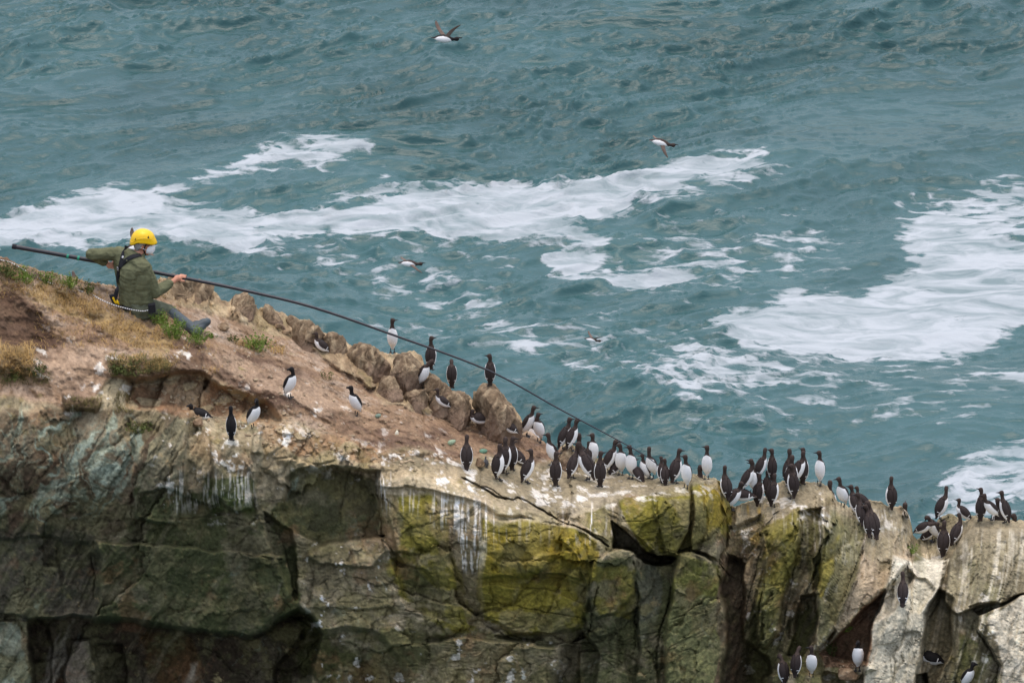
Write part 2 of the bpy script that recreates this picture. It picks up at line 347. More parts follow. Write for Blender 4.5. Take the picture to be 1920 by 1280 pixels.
# top slabs (bird terraces) are smoother
TOPS = [[(700,845),(860,868),(1000,868),(1060,862),(1160,880),(1300,900),(1290,925),(1180,925),(1140,940),(1120,955),(1060,962),(1000,960),(950,940),(880,905),(800,890),(700,880)],
        [(1385,960),(1400,935),(1460,905),(1545,905),(1560,930),(1520,945),(1480,960),(1440,985),(1380,990)],
        [(1600,950),(1640,935),(1700,952),(1712,1000),(1680,1020),(1640,985)],[(1800,965),(1930,975),(1930,1005),(1830,1010),(1800,1030)]]
top = np.zeros(U.shape)
for p in TOPS: top = np.maximum(top, reg(p, 14))
E *= (1 - .60 * top)
# soil relief
nR = fbm(Xw * 3, Zw * 3, Yw, 3, 881); nR2 = fbm(Xw * 3 + 9, Zw * 3, Yw, 3, 882)
Es = .10 * fbm(Xw * 2.2, Yw * 2.2, Zw * 2, 5, 401, .6) + .028 * fbm(Xw * 8, Yw * 8, Zw * 8, 4, 402, .65) + .010 * fbm(Xw * 26, Yw * 26, Zw * 26, 3, 404, .7) - .03 * np.clip(fbm(Xw * 5, Yw * 5, Zw * 5, 2, 403) - .25, 0, 1)
Dd = D + facew * E + .6 * ridge * facew * facets(Xw / .42 + .3 * nR, Zw / .34 + .3 * nR2, 888, 1.2)[0] * .28 + soil * Es
# ---- large forms: (outline, depth change at the outline's middle, du tilt, dv tilt per 100 px, edge softness)
FORMS = [
 # turf lips and the hollow below them
 ([(205,668),(300,664),(378,672),(384,706),(300,702),(262,712),(205,700)], -.16, 0, .02, 7),
 ([(235,706),(300,704),(380,708),(420,735),(500,762),(520,790),(470,792),(400,800),(360,772),(300,765),(240,760)], .34, .02, -.10, 14),
 ([(120,742),(170,735),(192,752),(180,768),(130,772)], -.16, 0, 0, 8),
 ([(-180,700),(30,700),(80,720),(100,752),(60,770),(-180,772)], .10, 0, 0, 16),
 ([(-180,545),(30,555),(80,590),(100,640),(60,665),(-180,660)], .10, 0, 0, 30),
 ([(470,742),(520,748),(590,772),(640,792),(700,822),(640,826),(560,800),(500,790)], .05, 0, -.05, 8),
 # left cliff
 ([(255,850),(300,800),(335,775),(352,790),(350,850),(345,930),(330,985),(262,975),(250,900)], -.22, -.04, 0, 5),
 ([(394,825),(430,812),(452,820),(475,800),(494,802),(492,850),(478,905),(470,960),(440,965),(400,930)], -.34, .05, 0, 4),
 ([(475,802),(494,800),(492,850),(474,852)], -.12, 0, 0, 3),
 ([(262,930),(300,922),(350,935),(420,965),(400,975),(300,972),(262,968)], .12, 0, -.04, 4),
 ([(-180,1005),(60,1005),(112,1010),(122,1060),(120,1150),(60,1160),(-180,1160)], .12, 0, 0, 6),
 ([(112,1012),(168,1018),(182,1060),(172,1150),(122,1152)], .10, .05, 0, 8),
 ([(182,1010),(260,1020),(420,1030),(530,1045),(545,1100),(520,1150),(470,1188),(420,1180),(290,1168),(180,1158),(185,1090)], -.22, .02, .05, 5),
 ([(262,962),(400,968),(520,1000),(540,1040),(420,1030),(260,1015)], -.02, 0, .04, 4),
 ([(110,1158),(290,1170),(420,1184),(470,1192),(520,1160),(560,1140),(600,1180),(560,1360),(60,1360),(60,1160)], 1.05, .1, -.25, 7),
 ([(-180,1150),(40,1150),(90,1170),(100,1360),(-180,1360)], .16, 0, 0, 6),
 ([(130,1200),(175,1195),(180,1360),(115,1360)], -.32, 0, 0, 5),
 ([(185,1205),(235,1210),(238,1360),(182,1360)], .35, 0, 0, 4),
 ([(500,960),(545,990),(552,1080),(548,1120),(520,1070),(500,1010)], .20, 0, 0, 5),
 # the recess in the middle
 ([(530,892),(560,880),(620,874),(705,878),(712,960),(716,1002),(660,1012),(602,1022),(560,1000),(532,960)], .26, .08, -.03, 9),
 ([(602,1022),(640,1015),(714,1004),(722,1040),(700,1060),(600,1062),(570,1045)], -.10, 0, -.15, 6),
 ([(560,1180),(700,1180),(760,1250),(760,1360),(520,1360),(520,1250)], .22, 0, 0, 10),
 # main face
 ([(712,905),(730,1000),(742,1035),(760,1060),(740,1062),(716,1010)], .14, 0, 0, 4),
 ([(730,1050),(790,1065),(830,1120),(830,1160),(760,1140)], .10, 0, 0, 6),
 ([(700,905),(820,925),(900,950),(1010,975),(1100,985),(1140,1010),(1100,985),(1020,965),(920,940),(800,905),(700,890)], -.10, 0, 0, 4),
 ([(905,968),(1010,975),(1100,990),(1138,1040),(1118,1090),(1100,1140),(1080,1182),(980,1190),(905,1150)], -.12, .02, 0, 5),
 ([(988,1052),(1018,1034),(1078,1034),(1088,1060),(1090,1085),(1050,1078),(990,1070)], -.14, 0, 0, 4),
 ([(902,1080),(1000,1078),(1100,1095),(1098,1130),(1000,1100),(905,1095)], .07, 0, 0, 4),
 ([(930,1190),(1000,1185),(1085,1180),(1095,1200),(1040,1205),(960,1202)], .22, 0, 0, 4),
 ([(760,1205),(860,1195),(960,1202),(1045,1212),(1050,1250),(1030,1360),(760,1360)], -.16, 0, .08, 7),
 ([(1050,1210),(1090,1190),(1120,1230),(1110,1360),(1040,1360)], .35, 0, 0, 6),
 # nose under the diagonal crack
 ([(1045,975),(1090,985),(1128,1008),(1133,1040),(1118,1075),(1105,1100),(1085,1060),(1080,1040),(1040,1010)], -.14, .08, 0, 4),
 # black hole and the blocks round it
 ([(1150,975),(1162,985),(1180,1010),(1205,1040),(1260,1052),(1252,1062),(1200,1058),(1180,1035),(1148,1026)], .95, 0, 0, 3.5),
 ([(1112,958),(1150,930),(1150,985),(1146,1028),(1135,1040),(1128,1008),(1100,985)], -.10, .1, 0, 4),
 ([(1168,938),(1230,915),(1290,912),(1296,940),(1290,1000),(1262,1048),(1222,1046),(1195,1012),(1165,985)], -.26, -.04, 0, 4),
 ([(1228,912),(1262,905),(1292,912),(1296,1000),(1262,1047),(1240,1040)], -.08, .1, 0, 3),
 ([(1297,900),(1350,902),(1366,950),(1364,1000),(1340,1050),(1290,1035),(1300,960)], -.30, .1, 0, 4),
 ([(1107,1050),(1140,1035),(1170,1028),(1190,1050),(1186,1110),(1150,1150),(1110,1160)], -.20, -.05, 0, 4),
 ([(1190,1052),(1240,1060),(1262,1070),(1255,1200),(1230,1280),(1190,1300),(1200,1150)], -.05, 0, 0, 4),
 ([(1262,1045),(1290,1038),(1330,1056),(1348,1100),(1362,1160),(1352,1240),(1345,1360),(1240,1360),(1255,1200)], -.42, -.05, .02, 5),
 ([(1268,1045),(1300,1052),(1302,1090),(1280,1120),(1262,1110)], -.10, 0, 0, 3),
 ([(1095,1145),(1160,1130),(1160,1180),(1120,1200),(1095,1180)], -.12, 0, 0, 4),
 ([(1150,1165),(1195,1140),(1205,1220),(1190,1260),(1160,1250)], .18, 0, 0, 5),
 ([(1080,1225),(1170,1220),(1185,1280),(1175,1360),(1090,1360)], -.16, 0, 0, 5),
 # gully
 ([(1364,1040),(1395,1060),(1400,1120),(1392,1200),(1440,1230),(1450,1360),(1350,1360),(1356,1240),(1366,1160),(1352,1090)], .42, -.05, 0, 6),
 ([(1372,990),(1430,965),(1440,1010),(1400,1060),(1360,1050)], .15, 0, -.1, 10),
 # leaning slabs
 ([(1400,1040),(1428,1010),(1444,1060),(1425,1150),(1405,1180),(1396,1120)], -.10, -.1, 0, 4),
 ([(1430,1000),(1500,968),(1506,1010),(1478,1120),(1466,1190),(1436,1215),(1422,1190),(1436,1100)], -.22, .12, 0, 4),
 ([(1500,960),(1540,952),(1534,1040),(1500,1130),(1478,1200),(1470,1120),(1500,1010)], .10, .10, 0, 4),
 ([(1422,1110),(1470,1108),(1472,1160),(1444,1215),(1422,1210)], -.16, 0, 0, 3),
 ([(1540,955),(1575,945),(1625,968),(1622,1010),(1600,1100),(1570,1180),(1535,1225),(1532,1150),(1545,1050)], -.34, .12, 0, 4),
 ([(1625,968),(1700,1000),(1712,1015),(1700,1050),(1660,1110),(1600,1165),(1560,1205),(1590,1120),(1618,1030)], -.22, .12, 0, 5),
 ([(1510,1120),(1540,1115),(1532,1200),(1500,1240),(1480,1230)], .22, 0, 0, 5),
 # earthy gully between slab and pillar
 ([(1700,1062),(1712,1075),(1680,1140),(1640,1180),(1625,1240),(1560,1245),(1555,1215),(1600,1170),(1660,1115)], .20, 0, 0, 6),
 ([(1540,1230),(1620,1240),(1640,1262),(1600,1272),(1545,1265)], -.20, 0, .1, 6),
 # pale pillar
 ([(1672,1050),(1700,1040),(1735,1045),(1772,1050),(1760,1110),(1735,1150),(1722,1220),(1700,1360),(1600,1360),(1632,1220),(1660,1130)], -.30, .12, .02, 5),
 ([(1690,1075),(1730,1080),(1752,1110),(1725,1150),(1700,1140)], .08, 0, 0, 4),
 ([(1740,1150),(1760,1110),(1790,1120),(1780,1230),(1740,1300),(1720,1240)], .25, 0, 0, 6),
 # right rock
 ([(1776,1060),(1800,1000),(1822,985),(1960,985),(2100,1000),(2100,1100),(1900,1115),(1850,1128),(1800,1150),(1772,1130)], -.24, .02, .02, 5),
 ([(1838,1150),(1880,1125),(1960,1105),(2100,1100),(2100,1360),(1860,1360),(1870,1240),(1832,1180)], -.34, 0, .03, 4),
 ([(1820,1135),(1870,1118),(1885,1126),(1840,1148)], .12, 0, 0, 3),
 ([(1790,1170),(1830,1185),(1868,1240),(1858,1360),(1780,1360)], -.05, 0, 0, 5),
 ([(1715,1262),(1735,1262),(1738,1360),(1708,1360)], .45, 0, 0, 4),
 # ledges the lowest birds stand on
 ([(1430,1270),(1500,1262),(1540,1268),(1560,1360),(1420,1360)], -.30, 0, .12, 6),
]
for poly, off, tu, tv, soft in FORMS:
    if min(p[0] for p in poly) > 1395: tu *= 2.0; off *= 1.25
    else: soft *= 1.3
    xs = [p[0] for p in poly]; ys = [p[1] for p in poly]; cx, cy = sum(xs) / len(xs), sum(ys) / len(ys)
    m = reg(poly, soft, 1)
    Dd += m * (off + tu * np.clip((U - cx) / 100, -2, 2) + tv * np.clip((V - cy) / 100, -2, 2))
# long cracks (polyline, width px, depth)
def polyline(pts, wid, warp=2.0):
    o = np.full(U.shape, 1e9); xs = [p[0] for p in pts]; ys = [p[1] for p in pts]
    m = (U > min(xs) - 30) & (U < max(xs) + 30) & (V > min(ys) - 30) & (V < max(ys) + 30)
    a, b_ = wu2[m], wv2[m]; d = np.full(a.shape, 1e9)
    for (x0, y0), (x1, y1) in zip(pts[:-1], pts[1:]):
        ex, ey = x1 - x0, y1 - y0; t = np.clip(((a - x0) * ex + (b_ - y0) * ey) / (ex * ex + ey * ey), 0, 1)
        d = np.minimum(d, np.hypot(a - x0 - t * ex, b_ - y0 - t * ey))
    o[m] = d
    return smooth(wid, wid * .35, o)
CRACKS = [([(855,892),(900,912),(935,932),(962,938),(972,932),(1000,948),(1032,964),(1050,978),(1085,992),(1125,1010),(1142,1024)], 4.5, .30),
 ([(905,912),(925,918),(950,938)], 2.5, .12),([(715,1010),(740,1040),(745,1080)], 3, .15),
 ([(900,1128),(1000,1140),(1095,1160)], 2.2, .08),([(760,1140),(830,1150),(880,1160),(960,1195),(1000,1200)], 3, .14),
 ([(1188,1052),(1196,1110),(1190,1160),(1200,1220)], 3.5, .2),([(1262,1050),(1258,1120),(1235,1180),(1232,1270)], 3.5, .2),
 ([(1352,1060),(1362,1075),(1400,1100)], 3, .15),([(1700,1062),(1650,1120),(1610,1165)], 4, .2),([(1500,975),(1504,1010),(1478,1110),(1462,1200)], 3.5, .16),
 ([(1535,955),(1540,1040),(1508,1120)], 3.5, .16),([(1630,990),(1590,1100),(1560,1190)], 2.5, .08),([(1772,1050),(1762,1110),(1745,1160)], 3.5, .16),
 ([(1895,1150),(1880,1190),(1862,1220)], 3, .12),([(1830,1145),(1900,1120),(1925,1112)], 3.5, .16),([(1228,915),(1236,980),(1240,1040)], 2.5, .10),
 ([(1262,905),(1268,960),(1255,1040)], 2.2, .08),([(1320,900),(1318,960),(1305,1030)], 2.5, .10),([(165,1020),(180,1080),(172,1150)], 3, .12),
 ([(430,965),(480,985),(545,1010)], 3, .14),([(250,1015),(400,1030),(530,1050)], 3, .16),([(705,880),(712,950),(716,1010)], 3, .12),
 ([(1120,1100),(1108,1150),(1100,1200)], 3, .16),([(1440,1000),(1412,1090),(1398,1150)], 3, .14)]
for pts, wd, dp in CRACKS: Dd += dp * .5 * polyline(pts, wd * .5) * smooth(-.55, .1, vnoise(Xw * 5, Zw * 5, Yw, 999))
# slender flat stones showing in the earth of the hollow and the broken edge
scree = np.maximum(reg([(235,712),(400,715),(500,760),(560,800),(700,830),(860,870),(850,900),(700,880),(560,870),(500,860),(480,800),(360,775),(240,765)], 14), 0)
f3, e3, h3 = facets((Xw + .25 * Zw) / .20, Zw / .075, 777, .4)
Dd += scree * (np.where(h3 > .1, -.05, .0) * smooth(0, .25, e3) + .02 * f3)
PT = at(U, V, Y0 + Dd)
def depth_at(u, v):
    """world point of the headland's surface seen at (u, v)"""
    i = int(np.clip(round((u - ucol[0]) / 1.95), 0, NU - 1)); sv = skyv[i]
    j = (v - sv) / (VB - sv) * (NV - 1)
    jj = int(np.clip(round(j), 0, NV - 1))
    y = Y0 + float(Dd[jj, i])
    return at(u, v, y), j < 0
def ground_patch_y(u, v, r=3):
    i = int(np.clip(round((u - ucol[0]) / 1.95), r, NU - 1 - r)); sv = skyv[i]
    jj = int(np.clip(round((v - sv) / (VB - sv) * (NV - 1)), r, NV - 1 - r))
    return Y0 + float(np.median(Dd[jj - r:jj + r + 1, i - r:i + r + 1]))
# ---- back of the headland: falls away to the sea behind, and skirts below the frame
back = []
for k, (dy, dz) in enumerate([(.10, -.03), (.25, -.10), (.45, -.35), (.9, -1.6), (2.2, -6), (6, -34)]):
    r = PT[0].copy(); r[:, 1] += dy; r[:, 2] += dz
    r[:, 2] += (.05 if k > 1 else .01) * fbm(r[:, 0] * 2, r[:, 1] * 2, r[:, 2], 3, 900 + k); back.append(r)
low = []
for k, (dy, dz) in enumerate([(.0, -.6), (.0, -3), (-.6, -12), (-1.5, -34)]):
    r = PT[-1].copy(); r[:, 2] += dz; r[:, 1] += dy * 1.0 + (.15 * k) * fbm(r[:, 0], r[:, 1], r[:, 2], 3, 950 + k); low.append(r)
G = np.concatenate([np.array(back[::-1]), PT, np.array(low)], 0)
nb = len(back); nv2 = G.shape[0]
# close the two sides
def pad(c): return np.concatenate([c, c[:, :1]], 1)
idx = np.arange(nv2 * NU).reshape(nv2, NU)
fc = np.stack([idx[:-1, :-1], idx[1:, :-1], idx[1:, 1:], idx[:-1, 1:]], -1).reshape(-1, 4)
land = mesh_from('cliff', G.reshape(-1, 3), fc)
# ------------------------------------------------------------------ what the rock is made of (albedo per place: lichen, moss, guano, earth)
C = np.zeros(U.shape + (3,)); C[:] = srgb(150, 138, 112)
def mixc(m, rgb):
    global C
    m = np.clip(m, 0, 1)[..., None]; C = C * (1 - m) + np.array(rgb)[None, None] * m
nA = fbm(Xw * 1.2, Zw * 1.2, Yw, 4, 501); nB = fbm(Xw * 4, Zw * 4, Yw * 4, 5, 502, .6); nC = fbm(Xw * 16, Zw * 16, Yw * 16, 4, 503, .65)
mixc(smooth(-.1, .6, nB), srgb(122, 112, 88)); mixc(.8 * smooth(.0, .5, nA), srgb(112, 104, 78))
mixc(.6 * smooth(.0, .7, rib + .3 * nC), srgb(168, 154, 128)); mixc(.6 * smooth(.1, .8, -rib + .2 * nC), srgb(88, 80, 62))
nD = fbm(Xw * 2.6 + 7, Zw * 2.6, Yw * 2, 5, 504, .65); nE = fbm(Xw * 3.1 + 70, Zw * 3.1, Yw * 2, 5, 505, .65)
def P(rgb, poly, k=1.0, soft=30, ns=.7, noise=None):
    n_ = nB if noise is None else noise
    if ns >= 1: mixc(k * smooth(-.15, .5, n_ + 1.1 * (reg(poly, soft * 1.5) - 1)), srgb(*rgb))
    else: mixc(k * smooth(.0, .35, reg(poly, soft) - .5 + .5 * (1 - ns) + ns * .5 * (n_ + .25)) * (1 - ns * .75 * smooth(0, .45, -n_)), srgb(*rgb))
LATE = []; BG = (138,152,136); DK = (62,56,42); GRN = (64,68,42); MOSS = (108,101,42); YEL = (132,112,36); BRN = (108,84,60); PALE = (190,178,152)
# left: blue-green slate, brown seams, wet green band and brown cave, overhang shade painted into both
sl_ = fbm((-Xw * math.sin(R(58)) + Zw * math.cos(R(58))) * 8 + 1.6 * fbm(Xw * 2.6, Zw * 2.6, Yw, 4, 521, .6), (Xw * math.cos(R(58)) + Zw * math.sin(R(58))) * 1.6, Yw, 5, 522, .7)
P((96,84,66), [(-180,780),(330,770),(345,980),(60,1000),(-180,1000)], .9, 40, .5)
LATE.append(lambda: (P((122,130,112), [(-180,785),(30,785),(240,765),(275,850),(240,920),(180,960),(90,990),(-180,960)], .85, 60, 1.0, sl_ * 1.3 + .12),
 P((146,156,140), [(40,790),(250,775),(270,880),(150,960),(40,920)], .6, 60, 1.0, sl_ * 1.3 + .3 * nC - .2),
 P((66,50,38), [(-180,860),(330,800),(340,980),(-180,1010)], .8, 40, 1.0, -sl_ * 1.2 - .15)))
P((120,116,92), [(255,850),(340,780),(352,930),(330,985),(262,975)], .8, 20, .5)
P(GRN, [(260,920),(540,940),(560,1180),(470,1190),(180,1170),(180,1020),(240,1000)], .95, 30, .5)
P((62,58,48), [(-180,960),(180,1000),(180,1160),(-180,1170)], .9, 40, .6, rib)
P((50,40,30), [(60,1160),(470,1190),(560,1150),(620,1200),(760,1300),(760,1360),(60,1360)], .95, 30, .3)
P((74,56,32), [(270,1185),(360,1190),(370,1290),(280,1300)], .8, 40, .5)
P(BG, [(-180,1150),(40,1170),(70,1360),(-180,1360)], .55, 20, .6, rib)
P((120,110,95), [(130,1200),(175,1195),(180,1360),(115,1360)], .7, 10, .5)
P((70,84,40), [(380,900),(470,900),(480,965),(400,965)], .7, 30, .6)
P(GRN, [(540,880),(712,880),(716,1005),(600,1020),(540,990)], .85, 20, .4); P((92,84,60), [(620,880),(700,880),(700,960),(640,960)], .7, 40, .5)
P((112,104,76), [(560,1030),(720,1020),(740,1200),(600,1200)], .8, 40, .7); P((76,78,44), [(560,1170),(1040,1190),(1060,1360),(560,1360)], .7, 50, .8)
# middle face: moss and pale seepage
P(MOSS, [(718,940),(820,930),(850,1020),(900,1170),(850,1190),(760,1130),(720,1050)], .95, 40, .8)
P((66,66,44), [(745,1060),(830,1060),(840,1130),(770,1130)], .8, 40, .6)
P(MOSS, [(900,985),(1010,975),(1100,1000),(1110,1090),(1090,1180),(960,1190),(905,1150)], 1.0, 30, .6)
P(YEL, [(905,1000),(990,990),(1000,1060),(930,1070)], .8, 40, .8); P(YEL, [(1030,990),(1120,1010),(1110,1070),(1030,1040)], .9, 24, .7)
P((128,116,88), [(806,950),(900,960),(908,1050),(912,1175),(880,1165),(850,1040),(812,1000)], .95, 20, .4)
P((132,116,86), [(700,900),(745,910),(742,960),(735,1040),(712,1000)], .8, 24, .5)
P((124,112,82), [(840,1190),(1050,1215),(1040,1300),(900,1330),(800,1260)], .8, 40, .7)
P(MOSS, [(1100,960),(1150,940),(1148,1030),(1130,1040),(1110,990)], .7, 30, .8)
P(MOSS, [(1165,935),(1300,905),(1364,930),(1366,1010),(1270,1050),(1200,1040)], 1.0, 24, .75); P(YEL, [(1310,910),(1350,905),(1366,980),(1330,1010)], .7, 24, .8)
P((104,100,72), [(1290,960),(1320,950),(1330,1060),(1270,1060)], .8, 30, .8)
P(GRN, [(1100,1040),(1262,1060),(1262,1360),(1060,1360),(1090,1200)], .85, 30, .7); P(MOSS, [(1110,1060),(1190,1060),(1180,1160),(1120,1150)], .7, 30, .9)
P((92,92,76), [(1190,1060),(1240,1060),(1230,1200),(1200,1200)], .8, 20, .8)
P((104,104,50), [(1262,1050),(1340,1060),(1362,1160),(1350,1360),(1240,1360)], .9, 20, .8)
P((90,92,70), [(1255,1130),(1340,1120),(1350,1360),(1240,1360)], .6, 30, .9)
# the gully and the leaning slabs
P((92,76,60), [(1352,1040),(1420,1040),(1420,1200),(1450,1360),(1340,1360)], .9, 20, .5)
P((96,84,62), [(1360,1010),(1440,960),(1450,1040),(1380,1080)], .8, 30, .6, nC)
P(MOSS, [(1425,1000),(1510,950),(1520,1000),(1480,1110),(1430,1200),(1420,1120)], .8, 24, .9)
P(YEL, [(1448,1140),(1475,1110),(1468,1190),(1440,1215)], .8, 16, .7)
P((104,98,70), [(1500,960),(1620,970),(1600,1120),(1540,1225),(1470,1220),(1500,1060)], .85, 24, .6)
P(MOSS, [(1545,990),(1580,960),(1590,1040),(1550,1140),(1536,1120)], .7, 20, .9)
P((74,68,52), [(1490,1110),(1540,1110),(1520,1240),(1440,1260),(1430,1220)], .8, 20, .7)
P((156,140,112), [(1622,990),(1700,1000),(1712,1040),(1650,1110),(1600,1160),(1575,1180),(1610,1070)], .9, 20, .5)
P((104,78,54), [(1712,1060),(1720,1080),(1650,1180),(1640,1250),(1550,1255),(1540,1230),(1600,1165)], .95, 12, .4, nC)
P((160,152,128), [(1672,1045),(1775,1050),(1755,1130),(1720,1240),(1660,1360),(1590,1360),(1635,1220)], .95, 16, .5, rib)
P((136,128,102), [(1776,1060),(1822,985),(2100,985),(2100,1360),(1720,1360),(1760,1180)], .8, 16, .5, rib)
P((96,98,58), [(1780,1040),(1860,1020),(1900,1100),(1830,1140),(1780,1120)], .7, 40, 1.0, rib)
P((168,160,138), [(1850,1160),(1920,1120),(2100,1110),(2100,1360),(1870,1360),(1880,1230)], .9, 20, .6, rib)
P((84,88,48), [(1800,1190),(1866,1230),(1860,1360),(1800,1360)], .8, 20, .8)
# mottling of every face: rust, damp dark, pale lichen, green algae
mixc(.4 * smooth(.15, .6, nD), srgb(64,60,44)); mixc(.45 * smooth(.2, .6, nE), srgb(132,122,92)); mixc(.35 * smooth(.2, .6, -nE) * (1 - soil), srgb(84,86,50))
mixc(.35 * smooth(.3, .7, -nD + .2 * nC), srgb(120,86,60)); mixc(.4 * smooth(.25, .7, rib + .2 * nE), srgb(146,136,110)); mixc(.35 * smooth(.3, .7, -rib + .2 * nE), srgb(60,56,42))
for f_ in LATE: f_()
# pale bird terraces along the rim
for p in TOPS: P((150,138,112), p, .8, 16, .6)
P((164,150,124), [(720,890),(860,905),(960,945),(1060,965),(1130,1000),(1100,985),(1000,978),(900,962),(800,930),(700,920)], .8, 16, .7)
P((164,152,128), [(1040,940),(1140,900),(1160,930),(1140,950),(1060,966)], .8, 16, .6)
P((170,152,122), [(560,820),(720,850),(860,880),(860,905),(720,895),(560,865)], .7, 30, .9)
P((132,120,88), [(480,810),(700,860),(700,885),(560,890),(480,870)], .5, 20, 1.0)
# earth
nS = fbm(Xw * 1.3 - .5 * Yw, Yw * 3.0, Zw * 3, 5, 511, .6)
mixc(soil, srgb(150,124,98)); mixc(soil * smooth(-.1, .5, nS), srgb(112,90,74)); mixc(soil * .8 * smooth(.1, .6, -nS + .3 * nC), srgb(172,152,132)); mixc(soil * .5 * smooth(.2, .7, nC), srgb(96,76,58))
P((146,114,84), [(235,712),(400,715),(500,760),(560,800),(700,830),(860,870),(720,860),(560,850),(500,830),(480,800),(360,775),(240,765)], .75, 20, .6)
P((110,82,60), [(240,712),(400,715),(470,760),(380,790),(250,765)], .7, 30, .7)
mixc(.9 * scree * (h3 > .1) * smooth(.05, .2, e3), srgb(150,134,104))
P((84,64,50), [(-180,540),(30,555),(90,600),(105,655),(60,680),(-180,660)], .9, 30, .3)
P((92,70,52), [(200,664),(378,672),(382,706),(200,706)], .8, 16, .4); P((84,68,48), [(120,742),(190,745),(185,770),(125,775)], .9, 10, .3)
P((166,142,118), [(40,690),(130,640),(200,660),(210,700),(150,760),(110,740)], .8, 40, .8); P((166,142,118), [(380,660),(560,700),(660,770),(600,780),(500,735),(400,690)], .8, 40, .8)
P((150,128,88), [(90,530),(230,590),(330,640),(300,670),(160,600),(60,560)], .8, 30, .8, nC)
P((142,122,86), [(-180,640),(60,660),(60,720),(-180,720)], .7, 30, .8, nC)
mixc(.9 * ridge * (1 - soil), srgb(140,120,94)); mixc(.6 * ridge * (1 - soil) * smooth(.0, .6, fbm((-Xw * .97 + Zw * .26) * 14, Zw * 2, Yw * 4, 4, 541, .6)), srgb(174,156,124)); mixc(.6 * ridge * (1 - soil) * smooth(.1, .6, -fbm((-Xw * .97 + Zw * .26) * 14, Zw * 2, Yw * 4, 4, 541, .6)), srgb(98,80,60))
# guano: splashes on the soil and ledges, runs down the faces
gs = np.clip(fbm(Xw * 7, Zw * 7, Yw * 7, 4, 601, .7), -1, 1)
def G_(poly, k, thr, soft=30): mixc(k * reg(poly, soft) * smooth(thr, thr + .22, gs), srgb(222, 216, 204))
G_([(60,650),(380,640),(400,700),(560,720),(680,790),(620,800),(380,700),(200,760),(130,780),(60,700)], .8, .42)
G_([(100,600),(420,600),(760,760),(1000,840),(860,860),(560,780),(380,690),(100,700)], .45, .50, 60)
G_([(480,790),(900,860),(1150,900),(1130,990),(1000,975),(700,900),(480,860)], .8, .28)
G_([(840,860),(1300,900),(1360,930),(1150,960),(900,930)], .6, .22, 40); G_([(1380,930),(1560,920),(1560,990),(1400,1000)], .6, .22, 30); G_([(1600,950),(1710,960),(1700,1040),(1620,1020)], .6, .25, 30)
G_([(560,1010),(720,1010),(740,1180),(580,1200)], .85, .42); G_([(560,1180),(1050,1190),(1050,1330),(600,1330)], .6, .52)
G_([(280,780),(500,790),(540,980),(300,990)], .6, .50); G_([(1370,930),(1560,930),(1720,1000),(1920,1000),(1920,1280),(1400,1280)], .55, .46)
runs = .35 * fbm(Xw * 6, Zw * 5, Yw, 3, 609) + fbm(Xw * 50 + 1.2 * fbm(Xw * 4, Zw * 3, Yw, 3, 610), Zw * 2.2, Yw * 1.1, 3, 611, .6)
def RUN(poly, k=.85, thr=.16, soft=24): mixc(k * reg(poly, soft) * smooth(thr, thr + .3, runs), srgb(214, 208, 196))
RUN([(806,925),(930,950),(925,1010),(900,1065),(866,1060),(850,1000),(812,985)]); RUN([(706,880),(728,885),(724,960),(708,950)])
RUN([(1040,955),(1150,940),(1150,1000),(1110,985),(1050,970)]); RUN([(300,900),(470,880),(480,950),(330,960)], .5); RUN([(745,925),(800,925),(790,970),(750,960)], .6)
RUN([(930,965),(1120,985),(1110,1020),(940,1010)], .5, .3); RUN([(1440,960),(1700,960),(1700,1060),(1500,1050)], .55, .3)
runs2 = left * 0 + fbm((-Xw * math.sin(R(70)) + Zw * math.cos(R(70))) * 22, (Xw * math.cos(R(70)) + Zw * math.sin(R(70))) * 1.2, Yw, 3, 621, .6)
mixc(.65 * reg([(1620,960),(1720,1000),(1770,1050),(1830,985),(2100,985),(2100,1360),(1600,1360),(1650,1180),(1600,1150)], 20) * smooth(.1, .6, runs2), srgb(206,198,178))
mixc(.5 * reg([(1620,960),(1720,1000),(1770,1050),(1830,985),(2100,985),(2100,1360),(1600,1360),(1650,1180),(1600,1150)], 20) * smooth(.15, .6, -runs2), srgb(96,90,70))
mixc(.5 * right * (1 - top) * smooth(.2, .7, -runs2), srgb(72,64,48))
# leaning slabs: broad bands of moss and damp along the bedding
qb = (-Xw * math.sin(R(69)) + Zw * math.cos(R(69))); band = fbm(qb * 4.2 + .25 * fbm(Xw * 3, Zw * 3, Yw, 3, 651), (Xw * math.cos(R(69)) + Zw * math.sin(R(69))) * .8, Yw, 4, 652, .6)
RS = reg([(1390,985),(1460,960),(1560,960),(1700,1010),(1780,1050),(1840,1010),(2100,1010),(2100,1360),(1400,1360)], 40)
mixc(.75 * RS * smooth(.05, .4, band), srgb(84,84,48)); mixc(.55 * RS * smooth(.1, .5, -band), srgb(112,104,84)); mixc(.6 * RS * smooth(.3, .6, nD), srgb(66,60,46))
mixc(.4 * left * facew * smooth(.0, .5, nE + .2 * nD) * smooth(840, 960, V), srgb(70,74,44)); mixc(.4 * mid * facew * (1 - top) * smooth(.1, .5, nE), srgb(92,88,46))
